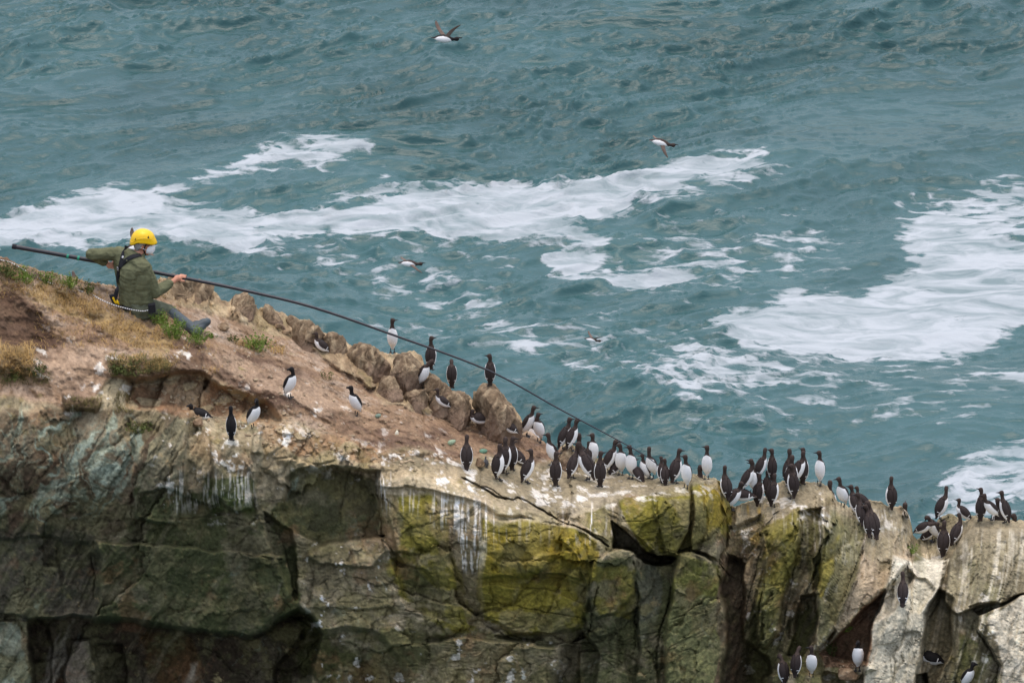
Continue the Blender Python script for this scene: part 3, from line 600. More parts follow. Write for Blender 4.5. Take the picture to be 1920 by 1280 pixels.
# the main slabs keep their own colour
P((112,108,78), [(1560,960),(1622,968),(1606,1060),(1580,1150),(1540,1220),(1536,1120),(1550,1030)], .7, 16, .4)
P((120,110,44), [(1546,1020),(1572,1000),(1560,1080),(1544,1130),(1536,1100)], .7, 16, .7); P((106,98,44), [(1440,990),(1500,955),(1506,985),(1470,1040),(1430,1050)], .6, 16, .6); P((112,104,44), [(1470,1000),(1510,975),(1500,1060),(1470,1120),(1450,1100)], .5, 20, .8)
P((168,152,128), [(1626,985),(1700,1005),(1710,1040),(1650,1105),(1600,1155),(1580,1170),(1612,1070)], .75, 14, .5, -band)
P((112,88,68), [(1712,1060),(1720,1080),(1650,1180),(1640,1250),(1550,1255),(1540,1230),(1600,1165)], .95, 10, .3, nC)
P((182,176,156), [(1674,1045),(1775,1050),(1752,1120),(1715,1200),(1690,1360),(1600,1360),(1640,1220)], .75, 16, .7, -band); P((200,192,172), [(1680,1045),(1770,1052),(1745,1100),(1690,1090)], .6, 20, .6)
P((96,88,66), [(1765,1110),(1800,1150),(1790,1250),(1740,1330),(1720,1240)], .7, 16, .5)
P((188,180,160), [(1850,1150),(1920,1118),(2100,1110),(2100,1360),(1875,1360),(1880,1230)], .7, 20, .8, -band)
P((112,104,42), [(1168,938),(1290,915),(1364,935),(1366,1000),(1262,1046),(1200,1030)], .3, 24, .8); P((118,106,40), [(905,985),(1010,978),(1110,1000),(1115,1080),(1085,1170),(960,1180),(905,1140)], .5, 30, .8); P((112,104,42), [(750,935),(820,930),(850,1020),(890,1150),(850,1170),(770,1050)], .5, 30, .8)
# yellow lichen specks, darker tone along joints and cracks
mixc(.8 * reg([(1060,900),(1150,900),(1150,960),(1080,960)], 30) * smooth(.55, .7, fbm(Xw * 8, Zw * 5, Yw, 3, 640)), srgb(190,150,50))
mixc(.8 * reg([(1390,940),(1470,940),(1470,1010),(1390,1010)], 30) * smooth(.45, .7, fbm(Xw * 8, Zw * 5, Yw, 3, 641)), srgb(180,146,60))
mixc(.22 * facew * jn, srgb(56, 48, 36)); mixc(.2 * facew * smooth(.3, .9, crack), srgb(62, 56, 40))
nF = fbm(Xw * 38, Zw * 38, Yw * 38, 3, 506, .7)
C *= ((1 + .30 * nC + .12 * nB + .22 * nF) * (1 + .36 * facew * (1 - top)))[..., None]  # bare rock outside the terraces brightened in colour to make up for weak light
C = np.clip(C, .012, .8)
CC = np.zeros(G.shape); CC[nb:nb + NV] = C; CC[:nb] = C[0][None]; CC[nb + NV:] = C[-1][None]
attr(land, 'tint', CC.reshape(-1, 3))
SS = np.zeros(G.shape[:2]); SS[nb:nb + NV] = soil; attr(land, 'earth', SS.ravel())
m_land, nt, b = material('cliff_rock'); L = nt.links.new
ta = N(nt, 'ShaderNodeAttribute', attribute_name='tint'); ea = N(nt, 'ShaderNodeAttribute', attribute_name='earth')
tc = N(nt, 'ShaderNodeTexCoord')
nn = N(nt, 'ShaderNodeTexNoise', Scale=34.0, Detail=6.0, Roughness=.65); L(tc.outputs['Object'], nn.inputs['Vector'])
mr = N(nt, 'ShaderNodeMapRange'); mr.inputs['From Min'].default_value = .3; mr.inputs['From Max'].default_value = .7; mr.inputs['To Min'].default_value = .74; mr.inputs['To Max'].default_value = 1.26; L(nn.outputs['Fac'], mr.inputs['Value'])
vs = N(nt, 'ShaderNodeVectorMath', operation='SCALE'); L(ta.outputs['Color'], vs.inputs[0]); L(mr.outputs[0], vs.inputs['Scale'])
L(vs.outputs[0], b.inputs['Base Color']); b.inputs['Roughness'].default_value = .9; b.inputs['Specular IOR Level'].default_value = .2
bp = N(nt, 'ShaderNodeBump', Strength=.9, Distance=.02); L(nn.outputs['Fac'], bp.inputs['Height']); L(bp.outputs[0], b.inputs['Normal'])
obj('cliff', land, m_land, kind='structure')
# ------------------------------------------------------------------ outcrops, stones, eggs
def tint_material(name, rough=.9, scale=34.0, bumpd=.02, attrn='tint', spec=.2):
    m, nt, b = material(name); L = nt.links.new
    ta = N(nt, 'ShaderNodeAttribute', attribute_name=attrn); tc = N(nt, 'ShaderNodeTexCoord')
    nn = N(nt, 'ShaderNodeTexNoise', Scale=scale, Detail=5.0, Roughness=.65); L(tc.outputs['Object'], nn.inputs['Vector'])
    mr = N(nt, 'ShaderNodeMapRange'); mr.inputs['From Min'].default_value = .3; mr.inputs['From Max'].default_value = .7; mr.inputs['To Min'].default_value = .75; mr.inputs['To Max'].default_value = 1.25; L(nn.outputs['Fac'], mr.inputs['Value'])
    vs = N(nt, 'ShaderNodeVectorMath', operation='SCALE'); L(ta.outputs['Color'], vs.inputs[0]); L(mr.outputs[0], vs.inputs['Scale']); L(vs.outputs[0], b.inputs['Base Color'])
    b.inputs['Roughness'].default_value = rough; b.inputs['Specular IOR Level'].default_value = spec
    if bumpd:
        bp = N(nt, 'ShaderNodeBump', Strength=.9, Distance=bumpd); L(nn.outputs['Fac'], bp.inputs['Height']); L(bp.outputs[0], b.inputs['Normal'])
    return m
m_rock = tint_material('outcrop_rock'); ROCKV = []
def rock(name, label, cat, poly, dy, thick=.8, ang=75, cols=((124,106,84),(166,148,120),(78,64,50)), n=110, group=None, rough=1.0, seed=0):
    """a boulder whose outline as seen is poly; as deep as `thick` times its half height"""
    poly = np.array(poly, float); c = poly.mean(0)
    yb = max(p[1] for p in poly); xb = c[0]
    Yc = ground_patch_y(xb, max(yb - 4, np.interp(xb, ucol, skyv) + 6)) + dy
    th = np.linspace(0, 2 * math.pi, n, endpoint=False)
    # ray from the centre to the outline
    rad = np.zeros(n)
    for i, t in enumerate(th):
        d = np.array([math.cos(t), math.sin(t)]); best = 1.0
        for k in range(len(poly)):
            p, q = poly[k] - c, poly[(k + 1) % len(poly)] - c; e = q - p
            den = d[0] * e[1] - d[1] * e[0]
            if abs(den) < 1e-9: continue
            s = (p[0] * e[1] - p[1] * e[0]) / den; w_ = (p[0] * d[1] - p[1] * d[0]) / den
            if s > 0 and 0 <= w_ <= 1: best = max(best, s)
        rad[i] = best
    rad = (rad + np.roll(rad, 1) + np.roll(rad, -1)) / 3
    cw = at(c[0], c[1], Yc); pxm = F / (Yc / cp)
    rt = np.array([1, 0, 0]); up = np.array([0, sp, cp]); fw = np.array([0, cp, -sp])
    m = n // 2; ph = np.linspace(-math.pi / 2, math.pi / 2, m)
    PH, TH = np.meshgrid(ph, th, indexing='ij'); RR = np.broadcast_to(rad[None], PH.shape) / pxm
    ce = np.abs(np.cos(PH)) ** .5; se = np.sign(np.sin(PH)) * np.abs(np.sin(PH)) ** .75
    half = (poly[:, 1].max() - poly[:, 1].min()) / 2 / pxm * thick
    V3 = cw + (RR * np.cos(TH) * ce)[..., None] * rt - (RR * np.sin(TH) * ce)[..., None] * up + (half * se)[..., None] * fw
    pr_ = random.Random(seed * 31 + 5); hw = rad.mean() / pxm; rel = V3 - cw
    for _ in range(16):                                             # break the lump with planes, mostly facing up and outwards
        nv_ = np.array([pr_.uniform(-1, 1), pr_.uniform(-1.0, .25), pr_.uniform(-.2, 1)]); nv_ /= np.linalg.norm(nv_)
        ext = (rel @ nv_).max(); lim = ext * pr_.uniform(.62, .86); over = np.maximum(0, rel @ nv_ - lim); rel = rel - .88 * over[..., None] * nv_
    V3 = cw + rel
    x, y, z = V3[..., 0], V3[..., 1], V3[..., 2]
    ca, sa = math.cos(R(ang)), math.sin(R(ang)); q = -x * sa + z * ca; p_ = x * ca + z * sa
    f1, e1, _ = facets(p_ / .30 + .2 * vnoise(x * 4, y * 4, z * 4, seed), (q + .6 * y) / .15 + .3 * vnoise(x * 4, y * 4, z * 4, 3 + seed), 60 + seed, 1.0)
    rb = fbm(q * 26 + fbm(x * 6, y * 6, z * 6, 3, seed), p_ * 2, y * 12, 4, 70 + seed, .6)
    disp = (.022 * f1 + .016 * rb + .012 * fbm(x * 14, y * 14, z * 14, 3, 71)) * min(1, half / .18) * rough
    nrm = V3 - cw; nrm /= np.linalg.norm(nrm, axis=-1, keepdims=True) + 1e-9
    V3 = V3 + nrm * disp[..., None]
    org = cw - up * (yb - c[1]) / pxm
    C_ = np.zeros(V3.shape); C_[:] = srgb(*cols[0]); k1 = smooth(.0, .6, rb)[..., None]; k2 = smooth(.1, .7, -rb)[..., None]
    C_ = C_ * (1 - .75 * k1) + np.array(srgb(*cols[1])) * .75 * k1; C_ = C_ * (1 - .75 * k2) + np.array(srgb(*cols[2])) * .75 * k2; C_ = C_ * (1 + .3 * fbm(x * 30, y * 30, z * 30, 3, 75))[..., None]
    g = (smooth(.35, .6, fbm(x * 6, y * 6, z * 6, 4, 72)) * .6)[..., None]; C_ = C_ * (1 - g) + np.array(srgb(96, 78, 60)) * g
    if name == 'outcrop':                                           # earth lodged round the foot
        hgt = ((V3 - cw) @ up) / (np.abs((V3 - cw) @ up).max() + 1e-6); e_ = (.85 * smooth(.25, -.45, hgt + .35 * fbm(x * 5, y * 5, z * 5, 4, 76)))[..., None]
        C_ = C_ * (1 - e_) + np.array(srgb(136, 114, 96)) * e_
    i2 = np.arange(m * n).reshape(m, n); nx_ = np.roll(i2, -1, 1)
    fc = np.stack([i2[:-1], nx_[:-1], nx_[1:], i2[1:]], -1).reshape(-1, 4)
    ROCKV.append((V3.reshape(-1, 3), fc)); me = mesh_from(name, (V3 - org).reshape(-1, 3), fc); attr(me, 'tint', C_.reshape(-1, 3))
    o = obj(name, me, m_rock, label=label, category=cat); o.location = tuple(org)
    if group: o['group'] = group
    return o
OUT = [
 ('broad brown outcrop behind the seated person\'s outstretched hand', [(288,528),(300,512),(330,514),(345,527),(380,526),(405,537),(412,552),(408,568),(385,572),(340,568),(300,560)], -.1),
 ('upright blocky brown rock on the ridge right of the green egg', [(424,565),(438,550),(460,547),(475,558),(479,575),(468,592),(450,600),(432,590)], -.1),
 ('craggy brown ridge rock just right of the upright blocky rock', [(478,595),(484,573),(505,568),(522,577),(533,594),(545,602),(530,616),(500,614)], -.1),
 ('small dark notched rock low on the ridge under the pole', [(528,600),(538,586),(552,590),(562,602),(576,612),(560,624),(538,618)], -.08),
 ('streaked ridge rock behind the sitting bird with uptilted bill', [(552,610),(560,600),(580,598),(596,608),(608,622),(614,642),(590,660),(565,652),(550,630)], -.1),
 ('narrow peaked rock between the two streaked ridge rocks', [(604,640),(620,622),(632,622),(645,634),(656,648),(650,672),(628,676),(606,664)], -.1),
 ('rounded brown outcrop left of the white-bellied bird on the ridge', [(652,662),(660,641),(688,635),(706,644),(720,654),(732,668),(726,692),(696,700),(664,692)], -.1),
 ('large rounded boulder with a white streak under the ridge birds', [(728,702),(737,672),(748,656),(770,652),(792,660),(798,685),(796,712),(775,728),(745,724),(732,714)], -.15),
 ('golden brown rock the back-turned ridge bird stands on', [(792,724),(800,702),(816,694),(830,712),(848,728),(852,748),(835,768),(808,766),(794,748)], -.1),
 ('streaked rock beneath the bird with its head tucked', [(828,745),(846,726),(872,730),(884,738),(882,770),(862,792),(838,780)], -.15),
 ('tall pointed golden boulder with a lone bird on its tip', [(878,775),(886,745),(903,720),(920,716),(945,735),(965,758),(978,780),(985,802),(975,818),(940,812),(900,798)], -.15),
 ('low rough outcrop at the foot of the large rounded boulder', [(700,720),(716,702),(738,706),(758,726),(748,745),(722,742)], -.12),
 ('grey lichened outcrop below the bird leaning on the ridge', [(752,742),(768,724),(792,722),(806,742),(796,764),(768,764)], -.12),
 ('rounded earthy hump among the crowded birds on the rim', [(1044,856),(1052,838),(1064,831),(1078,836),(1092,853),(1088,874),(1060,880),(1046,870)], -.05),
]
for k, (lb, poly, dy) in enumerate(OUT):
    cx_ = sum(p[0] for p in poly) / len(poly); poly = [(cx_ + (x - cx_) * 1.10, y + (22 if y > sum(p[1] for p in poly) / len(poly) else 0)) for x, y in poly]
    rock('outcrop', lb, 'rock', poly, dy + (.52 if k < 7 else .40), .75, (80, 70, 78, 74, 60, 66, 86, 80, 60, 70, 64, 50, 60, 20)[k], group='rock outcrops along the ridge', seed=k)
for k, (lb, x, y, w_, h_) in enumerate([
 ('rounded pale clod lying right of the boot', 420, 612, 26, 18), ('flat brown stone on the soil below the craggy ridge rock', 520, 611, 22, 9),
 ('thin slab of stone lying below the flat brown stone', 534, 622, 26, 9), ('small pale stone under the bird on the slope by the rocks', 848, 764, 14, 10),
 ('whitish stone between the grey chick and the green egg', 901, 866, 22, 20), ('rounded stone under the resting black bird on the ledge', 372, 792, 26, 16),
 ('pale boulder on the earthy ledge behind the lowest bird', 1590, 1262, 70, 26), ('small pale stone beside the grassy gully foot', 1515, 1240, 12, 9)]):
    poly = [(x + w_ / 2 * math.cos(t) * (1 + .18 * math.sin(3 * t + k)), y - h_ / 2 * math.sin(t)) for t in np.linspace(0, 2 * math.pi, 12, endpoint=False)]
    rock('stone', lb, 'stone', poly, -.03, 1.0, 10, ((160,136,108),(190,172,146),(112,90,70)), 40, 'loose stones', seed=30 + k)
def egg(label, x, y, ln, rot, rgb, spots):
    p = at(x, y, ground_patch_y(x, y, 1) - .02); s = ln / (F / (p[1] / cp)) / 2
    vs, fs = [], []; n, m = 24, 16
    for i in range(m + 1):
        t = math.pi * i / m; r = math.sin(t) * (.62 + .16 * math.cos(t)); z = math.cos(t)
        for j in range(n): a = 2 * math.pi * j / n; vs.append((-z * s, r * math.cos(a) * s, r * math.sin(a) * s))
    for i in range(m):
        for j in range(n): fs.append((i * n + j, i * n + (j + 1) % n, (i + 1) * n + (j + 1) % n, (i + 1) * n + j))
    me = mesh_from('egg', np.array(vs), fs)
    o = obj('egg', me, simple('eggshell', srgb(*rgb), .5, spots, 60.0, 0, .4), label=label, category='egg', group='eggs lying on the headland')
    o.location = tuple(p); o.rotation_euler = (R(10), R(-rot), R(20))
egg('turquoise egg on bare earth behind the seated person\'s hand', 350, 552, 13, 60, (150,178,158), .15)
egg('white speckled egg lying on the rim above the seepage streaks', 744, 812, 12, 80, (222,214,190), .12)
egg('small dusty blue-green egg right of the walking razorbill', 709, 779, 12, 10, (120,140,122), .25)
egg('pale green egg on the soil above the sitting bird\'s left', 847, 829, 17, 20, (140,160,130), .2)
egg('darker green egg beside the whitish stone near the chick', 906, 846, 17, 5, (96,136,112), .2)
# ------------------------------------------------------------------ vegetation
def surf(u, v): return at(u, v, ground_patch_y(u, v, 1))
def blades(name, regions, mat, label=None, lean=(0, 0), **props):
    vs, fs = [], []; pr = random.Random(5)
    for poly, count, h, wd, curl in regions:
        xs = [p[0] for p in poly]; ys = [p[1] for p in poly]; k = 0
        while k < count:
            u, v = pr.uniform(min(xs), max(xs)), pr.uniform(min(ys), max(ys))
            if sdf(poly, np.array([u]), np.array([v]))[0] < 0 and pr.random() < .8: continue
            if float(vnoise(np.array([u / 14.]), np.array([v / 9.]), np.array([1.]), 3)[0]) < -.25 and pr.random() < .85: k += .2; continue
            k += 1
            if v < np.interp(u, ucol, skyv) + 1: v = np.interp(u, ucol, skyv) + 2
            p = Vector(surf(u, v)); a = pr.uniform(0, 6.28); hh = h * pr.uniform(.5, 1.3)
            d = Vector((math.cos(a), math.sin(a), 0)); w2 = Vector((-d.y, d.x, 0)) * wd * .5
            dd = d * curl * hh + Vector((lean[0], 0, lean[1])) * hh
            b0 = len(vs); p = p - Vector((0, 0, .01))
            q = p + dd * .45 + Vector((0, 0, hh * .6)); t = p + dd * 1.3 + Vector((0, 0, hh * (.95 - .3 * curl)))
            vs += [p - w2, p + w2, q + w2 * .8, q - w2 * .8, t]; fs += [(b0, b0 + 1, b0 + 2, b0 + 3), (b0 + 3, b0 + 2, b0 + 4)]
    me = mesh_from(name, vs, fs)
    return obj(name, me, mat, **props)
m_dry = simple('dry_grass_blades', srgb(170,140,88), .9, .4, 9.0); m_drk = simple('withered_grass_blades', srgb(112,104,62), .9, .45, 9.0)
m_green = simple('green_leaves', srgb(104,126,48), .7, .5, 14.0); m_dgreen = simple('dull_green_leaves', srgb(84,92,44), .8, .5, 14.0)
blades('dry_grass', [([(70,520),(170,545),(220,575),(330,620),(340,655),(250,650),(150,600),(60,560)], 3600, .055, .005, .8),
  ([(0,500),(60,520),(60,560),(0,530)], 500, .05, .005, .8), ([(0,650),(60,665),(70,710),(0,715)], 420, .12, .006, 1.0), ([(380,690),(420,690),(400,700)], 80, .05, .005, .8),
  ([(205,668),(300,664),(340,680),(300,696),(210,690)], 700, .06, .005, .9), ([(340,640),(420,650),(400,670),(340,665)], 200, .04, .004, .8), ([(430,640),(520,640),(540,665),(470,660)], 400, .06, .005, .8)],
  m_dry, kind='stuff', label='dry straw-coloured grass matted on the slope round the seated person')
blades('withered_grass', [([(200,670),(320,664),(320,700),(210,705)], 1100, .07, .005, .9), ([(120,745),(190,748),(185,768),(125,772)], 420, .05, .005, .8), ([(0,690),(90,690),(95,720),(0,725)], 500, .06, .005, .8),
  ([(215,735),(245,740),(250,775),(215,775)], 260, .06, .005, .8), ([(240,790),(290,795),(280,815),(240,812)], 220, .05, .005, .8),([(1380,975),(1440,965),(1430,1030),(1370,1040)], 500, .04, .005, .8),([(0,485),(60,505),(150,530),(150,550),(0,530)], 500, .06, .005, .8)],
  m_drk, kind='stuff', label='withered dull green turf hanging on the eroded lips of the slope')
def plant(label, x, y, wpx, hpx, mat, leaves=160, seed=0):
    """a low herb: short stems from one root, leaves spread through its volume"""
    pr = random.Random(seed); p0 = Vector(surf(x, y)) - Vector((0, 0, .01)); pxm = F / (p0.y / cp)
    W, H = wpx / 2 / pxm * 1.1, hpx / pxm * 1.25; root = empty('low_plant', p0, label, 'plant', 'green herbs on the headland')
    sv, sf, lv, lf = [], [], [], []
    for k in range(max(8, leaves // 8)):
        a = pr.uniform(0, 6.28); rr = pr.random() ** .6; tip = Vector((math.cos(a) * rr * W, math.sin(a) * rr * W * .7, H * pr.uniform(.45, 1.0) * (1.15 - .5 * rr)))
        base = Vector((tip.x * .45, tip.y * .45, -.01)); b0 = len(sv); w2 = Vector((.0018, 0, 0)); w3 = Vector((0, .0018, 0))
        sv += [base - w2, base + w3, base + w2, tip]; sf += [(b0, b0 + 1, b0 + 3), (b0 + 1, b0 + 2, b0 + 3), (b0 + 2, b0, b0 + 3)]
        for j in range(8):
            t = pr.uniform(.35, 1.05); c = base.lerp(tip, t); l = pr.uniform(.013, .027)
            d = Vector((pr.gauss(0, 1), pr.gauss(0, 1), pr.gauss(.4, .7))).normalized(); s_2 = d.cross(Vector((pr.gauss(0, 1), pr.gauss(0, 1), pr.gauss(0, 1)))).normalized() * l * .3
            b1 = len(lv); lv += [c, c + d * l * .5 + s_2, c + d * l, c + d * l * .5 - s_2]; lf.append((b1, b1 + 1, b1 + 2, b1 + 3))
    obj('stems', mesh_from('stems', sv, sf), mat, root); obj('leaves', mesh_from('leaves', lv, lf, False), mat, root)
for k, a in enumerate([
 ('green herb clump at the left edge of the headland crest', 12, 515, 46, 26, m_dgreen, 420), ('green herb clump second from the left on the crest', 45, 528, 46, 26, m_green, 380),
 ('upright green herb third along the crest', 92, 532, 36, 28, m_green, 300), ('bright green herb on the crest left of the rope end', 128, 538, 44, 24, m_green, 360),
 ('straggling green herb on the crest nearest the seated person', 162, 548, 34, 22, m_dgreen, 240),
 ('bright green herb growing against the person\'s thigh', 300, 606, 40, 24, m_green, 360), ('bushy green herb hiding the person\'s shin', 326, 632, 52, 44, m_green, 760),
 ('green herb under the sole of the boot', 368, 642, 48, 30, m_green, 480), ('small green sprig right of the boot', 398, 634, 20, 10, m_green, 100),
 ('dark green herb tip at the left of the yellow-green tuft', 437, 640, 22, 14, m_dgreen, 120), ('yellow-green tuft on the open soil below the ridge rocks', 482, 656, 62, 32, m_green, 620),
 ('thin pale sprig on the bare slope above the walking razorbills', 612, 712, 24, 20, m_dgreen, 60), ('dark green cushion hanging from the turf lip', 250, 700, 80, 28, m_dgreen, 500),
 ('dark green cushion at the left end of the turf lip', 215, 700, 26, 26, m_dgreen, 200),
 ('green herb at the far left below the bare bank', 22, 712, 70, 22, m_dgreen, 340), ('green herb on the slope left of the white splashes', 72, 702, 40, 24, m_dgreen, 220),
 ('bright green plant in the earthy gully beside the smooth slab', 1585, 1180, 30, 16, m_green, 220), ('dark green plant at the foot of the smooth slab', 1556, 1228, 30, 30, m_dgreen, 260),
 ('green plant in the notch left of the big brown bird', 1708, 1034, 30, 16, m_green, 180), ('dull green tuft on the rock face below the turf hollow', 262, 808, 50, 22, m_dgreen, 260)]):
    plant(*a, seed=k)

# small broken stones strewn over the soil: nobody could count them
def gravel():
    pr = random.Random(11); vs, fs = [], []
    for reg_, cnt, smin, smax in (([(230,600),(420,590),(700,690),(980,820),(840,860),(560,790),(400,700),(240,660)], 520, .006, .020), ([(235,715),(400,715),(500,760),(700,830),(860,870),(700,880),(500,840),(360,780)], 420, .008, .034), ([(1560,1235),(1640,1240),(1600,1270)], 40, .006, .02)):
        xs = [p[0] for p in reg_]; ys = [p[1] for p in reg_]; k = 0
        while k < cnt:
            u, v = pr.uniform(min(xs), max(xs)), pr.uniform(min(ys), max(ys))
            if sdf(reg_, np.array([u]), np.array([v]))[0] < 0: continue
            k += 1; p = Vector(surf(u, v)); s = smin + (smax - smin) * pr.random() ** 3
            bm = bmesh.new(); bmesh.ops.create_icosphere(bm, subdivisions=1, radius=1)
            rot = Matrix.Rotation(pr.uniform(0, 6.28), 3, 'Z') @ Matrix.Rotation(pr.uniform(-.4, .4), 3, 'X'); sc = (pr.uniform(.9, 1.9), pr.uniform(.6, 1.1), pr.uniform(.35, .7)); b0 = len(vs)
            for q in bm.verts: c = q.co * pr.uniform(.75, 1.1); vs.append(p + (rot @ Vector((c.x * sc[0], c.y * sc[1], c.z * sc[2]))) * s)
            fs += [tuple(b0 + q.index for q in f.verts) for f in bm.faces]; bm.free()
    obj('gravel', mesh_from('gravel', vs, fs, False), simple('broken_stone', srgb(156,138,112), .9, .4, 6.0), kind='stuff', label='small broken stones strewn over the brown soil')
gravel()
# ------------------------------------------------------------------ seabirds
def plumage(name, dark, light=(.84, .83, .81), var=.2):
    m, nt, b = material(name); L = nt.links.new
    a = N(nt, 'ShaderNodeAttribute', attribute_name='white'); tc = N(nt, 'ShaderNodeTexCoord')
    no = N(nt, 'ShaderNodeTexNoise', Scale=45.0, Detail=3.0); L(tc.outputs['Object'], no.inputs['Vector'])
    ad = N(nt, 'ShaderNodeMath', operation='MULTIPLY_ADD'); ad.inputs[1].default_value = .24; L(no.outputs['Fac'], ad.inputs[0]); L(a.outputs['Fac'], ad.inputs[2])
    r = N(nt, 'ShaderNodeMapRange', interpolation_type='SMOOTHSTEP'); r.inputs['From Min'].default_value = .06; r.inputs['From Max'].default_value = .20; L(ad.outputs[0], r.inputs['Value'])
    mr = N(nt, 'ShaderNodeMapRange'); mr.inputs['From Min'].default_value = .3; mr.inputs['From Max'].default_value = .7; mr.inputs['To Min'].default_value = 1 - var; mr.inputs['To Max'].default_value = 1 + var; L(no.outputs['Fac'], mr.inputs['Value'])
    vs = N(nt, 'ShaderNodeVectorMath', operation='SCALE'); vs.inputs[0].default_value = dark; L(mr.outputs[0], vs.inputs['Scale'])
    mx = N(nt, 'ShaderNodeMixRGB'); mx.inputs[2].default_value = (*light, 1); L(vs.outputs[0], mx.inputs[1]); L(r.outputs[0], mx.inputs[0])
    L(mx.outputs[0], b.inputs['Base Color']); b.inputs['Roughness'].default_value = .75; b.inputs['Specular IOR Level'].default_value = .25
    return m
m_gb = plumage('guillemot_plumage', srgb(62, 51, 46)); m_gw = plumage('guillemot_wing', srgb(50, 42, 40)); m_rb = plumage('razorbill_plumage', srgb(30, 27, 27)); m_cb = plumage('chick_down', srgb(82, 82, 84), (.35, .36, .37))
m_bill = simple('dark_bill', srgb(40, 38, 40), .4, .2, 60.0); m_foot = simple('dark_webbed_foot', srgb(48, 46, 46), .6, .2, 60.0)
m_under = plumage('underwing', srgb(120, 102, 92))
#          ds    which angle(0 trunk..1 neck, 2 head)  r_sag  r_lat  forward  white threshold
ROWS = [(0, 0, .004, .015, 0, .3), (.045, 0, .016, .026, 0, -.1), (.03, 0, .034, .042, 0, -.7), (.04, 0, .052, .057, 0, -.80), (.05, 0, .062, .064, 0, -.80), (.05, 0, .062, .064, 0, -.74),
        (.04, .1, .054, .057, 0, -.6), (.03, .35, .044, .048, 0, -.35), (.028, .7, .032, .034, 0, .45), (.024, 1, .025, .026, 0, 1.25), (.026, 1.2, .0225, .0225, 0, 1.6), (.020, 1.7, .024, .0225, .001, 1.6),
        (.022, 2, .031, .0255, .008, 1.6), (.020, 2, .030, .0245, .012, 1.6), (.014, 2, .023, .019, .010, 1.6), (.0085, 2, .010, .009, .005, 1.6), (.0015, 2, .001, .001, .004, 1.6)]
def cr(a, t):
    """catmull-rom through the rows"""
    n = len(a); i = np.clip(np.floor(t).astype(int), 0, n - 2); f = (t - i)[:, None]
    p0, p1, p2, p3 = a[np.maximum(i - 1, 0)], a[i], a[i + 1], a[np.minimum(i + 2, n - 1)]
    return .5 * ((2 * p1) + (p2 - p0) * f + (2 * p0 - 5 * p1 + 4 * p2 - p3) * f ** 2 + (-p0 + 3 * p1 - 3 * p2 + p3) * f ** 3)
NS = 24
